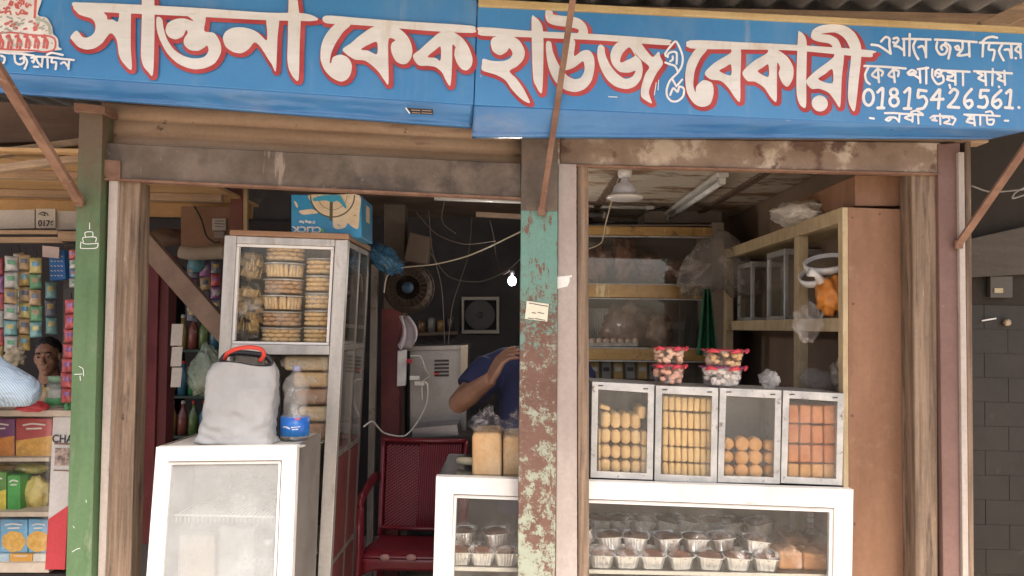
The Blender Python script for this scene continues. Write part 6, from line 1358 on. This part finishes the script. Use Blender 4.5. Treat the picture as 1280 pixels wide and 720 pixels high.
rb2 = tag(MB().blob(W(208, 297, 4.4), (.1, .08, .05), .25, 6, 18, 10, 3).build('cloth_bundle', mat('brown_bundle', (.14, .09, .065), .9, bump=.4), loc=W(208, 308, 4.4)), 'brown cloth bundle under the ochre ceiling beside the brace', 'bundle')
crumple('pale green plastic bag hanging beside the white sack', W(257, 466, 3.75), (.085, .06, .10), film('green_white_film', (.42, .50, .40), .55, 9, .2), seed=101, amp=.3, fn=lambda p, d: Vector((p.x * (1 - max(0, p.z) * 5), p.y, p.z * (1.3 if p.z > 0 else 1))))
sh = thing('bottle_shelf', 'dark shelf rack of bottles in the gloom of the passage', 'shelf', W(240, 700, 5.2))
for y in (437, 495, 545): MB().px([(200, y), (300, y), (300, y + 3), (200, y + 3)], 5.1, .3).build('shelf', mat('dark_green_shelf', (.03, .06, .045), .6), sh)
for x in (203, 296): MB().px([(x, 330), (x + 4, 330), (x + 4, 690), (x, 690)], 5.09, .3).build('upright', DK, sh)
BC = [(.05, .22, .08), (.10, .16, .05), (.26, .20, .06), (.04, .14, .22), (.2, .06, .05)]
def bottle(label, x, y, i, Y=5.15, grp='bottles on the dark passage shelf'):
    t = thing('bottle', label, 'bottle', W(x, y, Y), grp); q = Vector(t['_L'])
    MB().lathe(q, [(0, 0), (.03, .002), (.031, .13), (.012, .175), (.012, .20)], 14).build('bottle', mat('bottle_%d' % (i % 5), BC[i % 5], .2, coat=.5), t)
    MB().lathe(q, [(.0135, .201), (.0135, .222), (0, .223)], 10).build('cap', mat(('cap_white', 'cap_red')[i % 2], ((.5, .5, .48), (.4, .05, .05))[i % 2], .4), t)
for r, y in enumerate((436.5, 494.5, 544.5)):
    for k in range(6): bottle('dark glass bottle on the %s board of the passage shelf' % ('upper', 'middle', 'lower')[r], 214 + k * 13.5, y, (k * 2 + r) % 5, grp='bottles on the %s passage board' % ('upper', 'middle', 'lower')[r])
strip('dark blue and red packet strip in the passage beneath the rolled mat', 240, 330, 4, 13, 18, 4.6, [9, 7, 4, 9], 'passage packet strips')
strip('brown packet strip in the passage near the cabinet', 256, 328, 4, 13, 18, 4.55, [7, 6, 9, 7], 'passage packet strips')
strip('maroon packet strip in the passage closest to the cabinet', 270, 326, 5, 12, 16, 4.5, [9, 4, 7, 9, 4], 'passage packet strips')
t = thing('blue_ball', 'round blue ball hanging under the rolled mat', 'ball', W(247, 332, 4.3)); MB().blob(W(246, 330, 4.3), (.045, .045, .045), 0, 4, 20, 12).build('ball', mat('blue_ball', ((.03, .16, .32), (.12, .30, .30), 9), .3), t)
strip('red and white sachet strip between timber post and dark red post', 175, 318, 9, 7, 17, 3.6, [4, 0, 9, 0, 9, 0, 9, 0, 0], 'passage packet strips', lean=-.8)

# ------------------------------------------------------------------ people
SKIN = mat('brown_skin', ((.30, .155, .095), (.38, .205, .13), 12), .5, sss=.08)
SKIN2 = mat('dark_skin', ((.26, .135, .085), (.33, .18, .115), 12), .5, sss=.06)
HAIR = mat('black_hair', ((.012, .010, .010), (.03, .026, .024), 60, (1, 1, .2)), .55, bump=.5, bscale=120)
EYEW = mat('eye_white', (.38, .34, .31), .3); IRIS = mat('dark_iris', (.02, .012, .01), .2)
def face_rot(yaw, pitch=0, roll=0): return (Matrix.Rotation(yaw, 3, 'Z') @ Matrix.Rotation(pitch, 3, 'X') @ Matrix.Rotation(roll, 3, 'Y'))
def add_head(m, c, rot, s=1.0):
    """local frame: x to the person's left in the picture sense, -y is where the face looks"""
    P_ = lambda x, y, z: c + rot @ Vector((x * s, -y * s, z * s))
    def bl(x, y, z, rx, ry, rz, n=18, k=12):
        m.blob(P_(x, y, z), (rx * s, ry * s, rz * s), 0, 1, n, k, 0, lambda p, d: rot @ p)
    bl(0, -.012, .035, .074, .094, .092, 24, 16); bl(0, .018, -.02, .066, .078, .085, 24, 16); bl(0, .03, -.068, .05, .058, .05)
    bl(0, .062, -.098, .026, .026, .02); bl(0, .078, .030, .052, .016, .013); bl(-.036, .062, -.022, .024, .022, .022); bl(.036, .062, -.022, .024, .022, .022)
    m.tube([P_(0, .082, .018), P_(0, .100, -.008), P_(0, .108, -.026)], [.009 * s, .012 * s, .015 * s], 10); bl(0, .102, -.030, .020, .014, .010)
    bl(0, .088, -.055, .026, .010, .0065); bl(0, .086, -.067, .022, .011, .008)
    for sg in (-1, 1): bl(sg * .076, -.004, -.005, .011, .022, .032)
    m.tube([P_(0, -.02, -.06), P_(0, -.03, -.17)], [.054 * s, .06 * s], 14)
    return P_
def add_face_parts(P_, rot, s, par, hair_top=.0):
    h = MB()
    h.blob(P_(0, -.024, .052), (.081 * s, .094 * s, .088 * s), .05, 20, 28, 18, 2, lambda p, d: rot @ Vector((p.x, p.y, max(p.z, -.045 + (.055 if d.y < -.25 else 0)))))
    for sg in (-1, 1): h.tube([P_(sg * .05, .086, .031), P_(sg * .034, .097, .039), P_(sg * .014, .098, .033)], [.003 * s, .0055 * s, .0045 * s], 7)
    h.build('hair', HAIR, par)
    for sg in (-1, 1):
        e = MB(); e.blob(P_(sg * .031, .080, .010), (.0115 * s, .011 * s, .0068 * s)); o = e.build('eye', EYEW, par)
        e = MB(); e.blob(P_(sg * .031, .0905, .010), (.0062 * s, .003 * s, .0062 * s)); e.build('iris', IRIS, o)
def add_hand(m, wr, d, nrm, thumb, s=1.0, curl=(.5, .55, .6, .7)):
    d = Vector(d).normalized(); nrm = Vector(nrm); nrm = (nrm - d * nrm.dot(d)).normalized(); ac = d.cross(nrm).normalized() * thumb   # ac points to the thumb side
    m.tube([wr - d * .02 * s, wr + d * .02 * s, wr + d * .055 * s, wr + d * .09 * s], [(.026 * s, .02 * s)] + [(.03 * s, .016 * s), (.040 * s, .016 * s), (.038 * s, .013 * s)], 12) if False else None
    for k in range(4):
        q = (1.5 - k) * .0205 * s
        m.tube([wr - d * .012 * s + ac * q * .6, wr + d * .05 * s + ac * q * .95, wr + d * .092 * s + ac * q], [.015 * s, .0145 * s, .0115 * s], 10)
    L = (.043, .047, .044, .036)
    for k in range(4):
        q = (1.5 - k) * .0205 * s; p = wr + d * .09 * s + ac * q; dirn = d.copy(); pts = [p - d * .02 * s, p]
        for j, f in enumerate((1, .68, .5)):
            ang = curl[k] * (.8, 1.1, .8)[j]
            dirn = (dirn * math.cos(ang) + nrm * math.sin(ang)).normalized() if j else (d * math.cos(ang) + nrm * math.sin(ang)).normalized()
            ax_n = nrm; p = p + dirn * L[k] * f * s; pts.append(p)
            nrm2 = (nrm * math.cos(ang) - d * math.sin(ang))
        m.tube(pts, [.0105 * s, .0100 * s, .0092 * s, .0085 * s, .0068 * s], 10)
        m.blob(p, (.0068 * s,) * 3, 0, 1, 8, 6)
    tb_ = wr + d * .03 * s + ac * .026 * s
    m.tube([wr + d * .012 * s + ac * .012 * s, tb_, tb_ + (d * .55 + ac * .6 + nrm * .45).normalized() * .036 * s, tb_ + (d * .55 + ac * .6 + nrm * .45).normalized() * .036 * s + (d * .8 + nrm * .55).normalized() * .03 * s], [.013 * s, .0145 * s, .0115 * s, .008 * s], 10)
def person(label, J, rot, skin, shirt, trous, cat='person', sleeve=.62, handdirs=None, vox=.005, grp=None, fat=1.0):
    V = {k: Vector(v) for k, v in J.items()}
    t = thing('person', label, cat, (V['pel'].x, V['pel'].y, 0))
    m = MB(); P_ = add_head(m, V['head'], rot)
    nk = V['neck']
    def torso(mm, g):
        mm.tube([V['pel'] + Vector((0, 0, -.09)), V['pel'], V['pel'].lerp(nk, .35), V['pel'].lerp(nk, .72), V['pel'].lerp(nk, .90), nk + Vector((0, 0, -.015))],
                [(.115 + g, .165 + g), (.12 + g, .17 + g), (.112 + g, .155 + g), (.122 + g, .178 + g), (.10 + g, .15 + g), (.062 + g, .075 + g)], 24)
        for k in ('shL', 'shR'): mm.tube([nk + Vector((0, 0, -.045)), V[k].lerp(nk, .3) + Vector((0, 0, .0)), V[k]], [.06 + g, .066 + g, .062 + g], 14); mm.blob(V[k], (.064 + g,) * 3)
    torso(m, 0)
    m.tube([V['head'] + Vector((0, .02, -.08)), nk + Vector((0, .0, -.03))], [.055, .064], 14)
    for s in 'LR':
        m.tube([V['sh' + s], V['sh' + s].lerp(V['el' + s], .5), V['el' + s]], [.056 * fat, .05 * fat, .042 * fat], 14); m.blob(V['el' + s], (.042 * fat,) * 3)
        m.tube([V['el' + s], V['el' + s].lerp(V['wr' + s], .3), V['wr' + s]], [.042 * fat, .044 * fat, .028 * fat], 14)
        hd = (handdirs or {}).get(s) or (V['wr' + s] - V['el' + s], (0, -1, -.3), 1 if s == 'L' else -1)
        add_hand(m, V['wr' + s], *hd)
    for s in 'LR':
        m.tube([V['pel'] + Vector(((-.09 if s == 'L' else .09), 0, -.06)), V['kn' + s], V['ft' + s] + Vector((0, 0, .08))], [.085, .06, .042], 14)
        m.tube([V['ft' + s] + Vector((0, .04, .04)), V['ft' + s] + Vector((0, -.06, .035)), V['ft' + s] + Vector((0, -.16, .022))], [.042, .042, .025], 12)
    m.build('body', skin, t, remesh=vox)
    c = MB(); torso(c, .014)
    for s in 'LR':
        a, b, w_ = V['sh' + s], V['el' + s], V['wr' + s]
        if sleeve < 1: c.tube([a, a.lerp(b, sleeve * .5), a.lerp(b, sleeve)], [.076 * fat, .074 * fat, .070 * fat], 16)
        else: c.tube([a, a.lerp(b, .5), b], [.074, .066, .062], 16); c.blob(b, (.06,) * 3); c.tube([b, b.lerp(w_, .45), b.lerp(w_, .93)], [.06, .056, .044], 16)
    c.build('shirt', shirt, t, remesh=.008)
    k = MB(); k.tube([V['pel'] + Vector((0, 0, .02)), V['pel'] + Vector((0, 0, -.10))], [(.138, .186), (.13, .18)], 20)
    for s in 'LR': k.tube([V['pel'] + Vector(((-.09 if s == 'L' else .09), 0, -.05)), V['kn' + s], V['ft' + s] + Vector((0, 0, .07))], [.102, .08, .066], 14)
    k.build('trousers', trous, t, remesh=.010)
    add_face_parts(P_, rot, 1.0, t)
    return t
SHB = mat('navy_shirt', ((.030, .036, .095), (.044, .052, .125), 7), .85, bump=.8, bscale=12, layers=[dict(c=(.10, .12, .2), s=70, lo=.66, hi=.74)])
TRO = mat('dark_trousers', (.03, .03, .04), .85)
Yp = 4.0
pel = W(668, 640, Yp + .05)
person('seller in a navy blue shirt behind the counter, raising one hand', dict(
    head=W(681, 402, Yp - .04), neck=W(672, 437, Yp), pel=pel, shL=W(614, 461, Yp + .01), shR=W(722, 466, Yp + .02),
    elL=W(574, 503, Yp - .10), wrL=W(613, 474, Yp - .28), elR=W(726, 528, Yp + .10), wrR=W(706, 572, Yp - .06),
    knL=(pel.x - .1, Yp + .02, .48), knR=(pel.x + .1, Yp + .02, .48), ftL=(pel.x - .11, Yp + .06, 0), ftR=(pel.x + .11, Yp + .06, 0)),
    face_rot(R(18), R(6)), SKIN, SHB, TRO, sleeve=.66, handdirs={'L': ((.42, -.10, .85), (.80, .42, -.30), 1, 1.1, (.45, .55, .62, .75))}, fat=1.22)
Yq = 5.4
pel = W(58, 590, Yq + .05); pel.z = .80
person('stall keeper with short black hair peering out between hanging packets', dict(
    head=W(60, 447, Yq), neck=W(60, 478, Yq + .03), pel=pel, shL=W(24, 493, Yq + .03), shR=W(98, 493, Yq + .03),
    elL=W(14, 540, Yq - .05), wrL=W(40, 560, Yq - .25), elR=W(100, 542, Yq - .05), wrR=W(74, 560, Yq - .25),
    knL=(pel.x - .12, Yq - .3, .60), knR=(pel.x + .12, Yq - .3, .60), ftL=(pel.x - .12, Yq - .25, 0), ftR=(pel.x + .12, Yq - .25, 0)),
    face_rot(R(12), R(2), R(-6)), SKIN2, mat('dark_shirt', (.045, .045, .05), .85), TRO, vox=.0045)
k = NT('striped_blue_cloth')
wv = k.n('ShaderNodeTexWave'); wv.wave_type = 'BANDS'; wv.bands_direction = 'DIAGONAL'; wv.inputs['Scale'].default_value = 48; wv.inputs['Distortion'].default_value = .6
k.l(k.co.outputs['Object'], wv.inputs['Vector'])
k.l(k.mix(k.ramp(wv.outputs['Fac'], .62, .9), (.30, .42, .56), (.50, .58, .64)), k.b.inputs['Base Color']); k.b.inputs['Roughness'].default_value = .85
bp = k.n('ShaderNodeBump'); bp.inputs['Strength'].default_value = 1.0; bp.inputs['Distance'].default_value = .03; k.l(k.noise(8, (1, 1, 1.6), 3, .5, 1.2), bp.inputs['Height']); k.l(bp.outputs[0], k.b.inputs['Normal'])
Yr = 3.05
nx = W(-78, 430, Yr)
person('customer in a light blue striped shirt leaning his elbow on the stall counter', dict(
    head=nx + Vector((-.06, -.02, .22)), neck=nx, pel=(nx.x - .12, Yr - .12, .92), shL=nx + Vector((-.19, -.03, -.08)), shR=W(-22, 462, Yr),
    elL=nx + Vector((-.28, .02, -.36)), wrL=nx + Vector((-.10, .2, -.44)), elR=W(31, 489, Yr + .06), wrR=W(-38, 494, Yr + .22),
    knL=(nx.x - .2, Yr - .14, .48), knR=(nx.x - .02, Yr - .14, .48), ftL=(nx.x - .2, Yr - .1, 0), ftR=(nx.x, Yr - .1, 0)),
    face_rot(math.pi - .5), SKIN, k.m, TRO, sleeve=1.0, vox=.006)
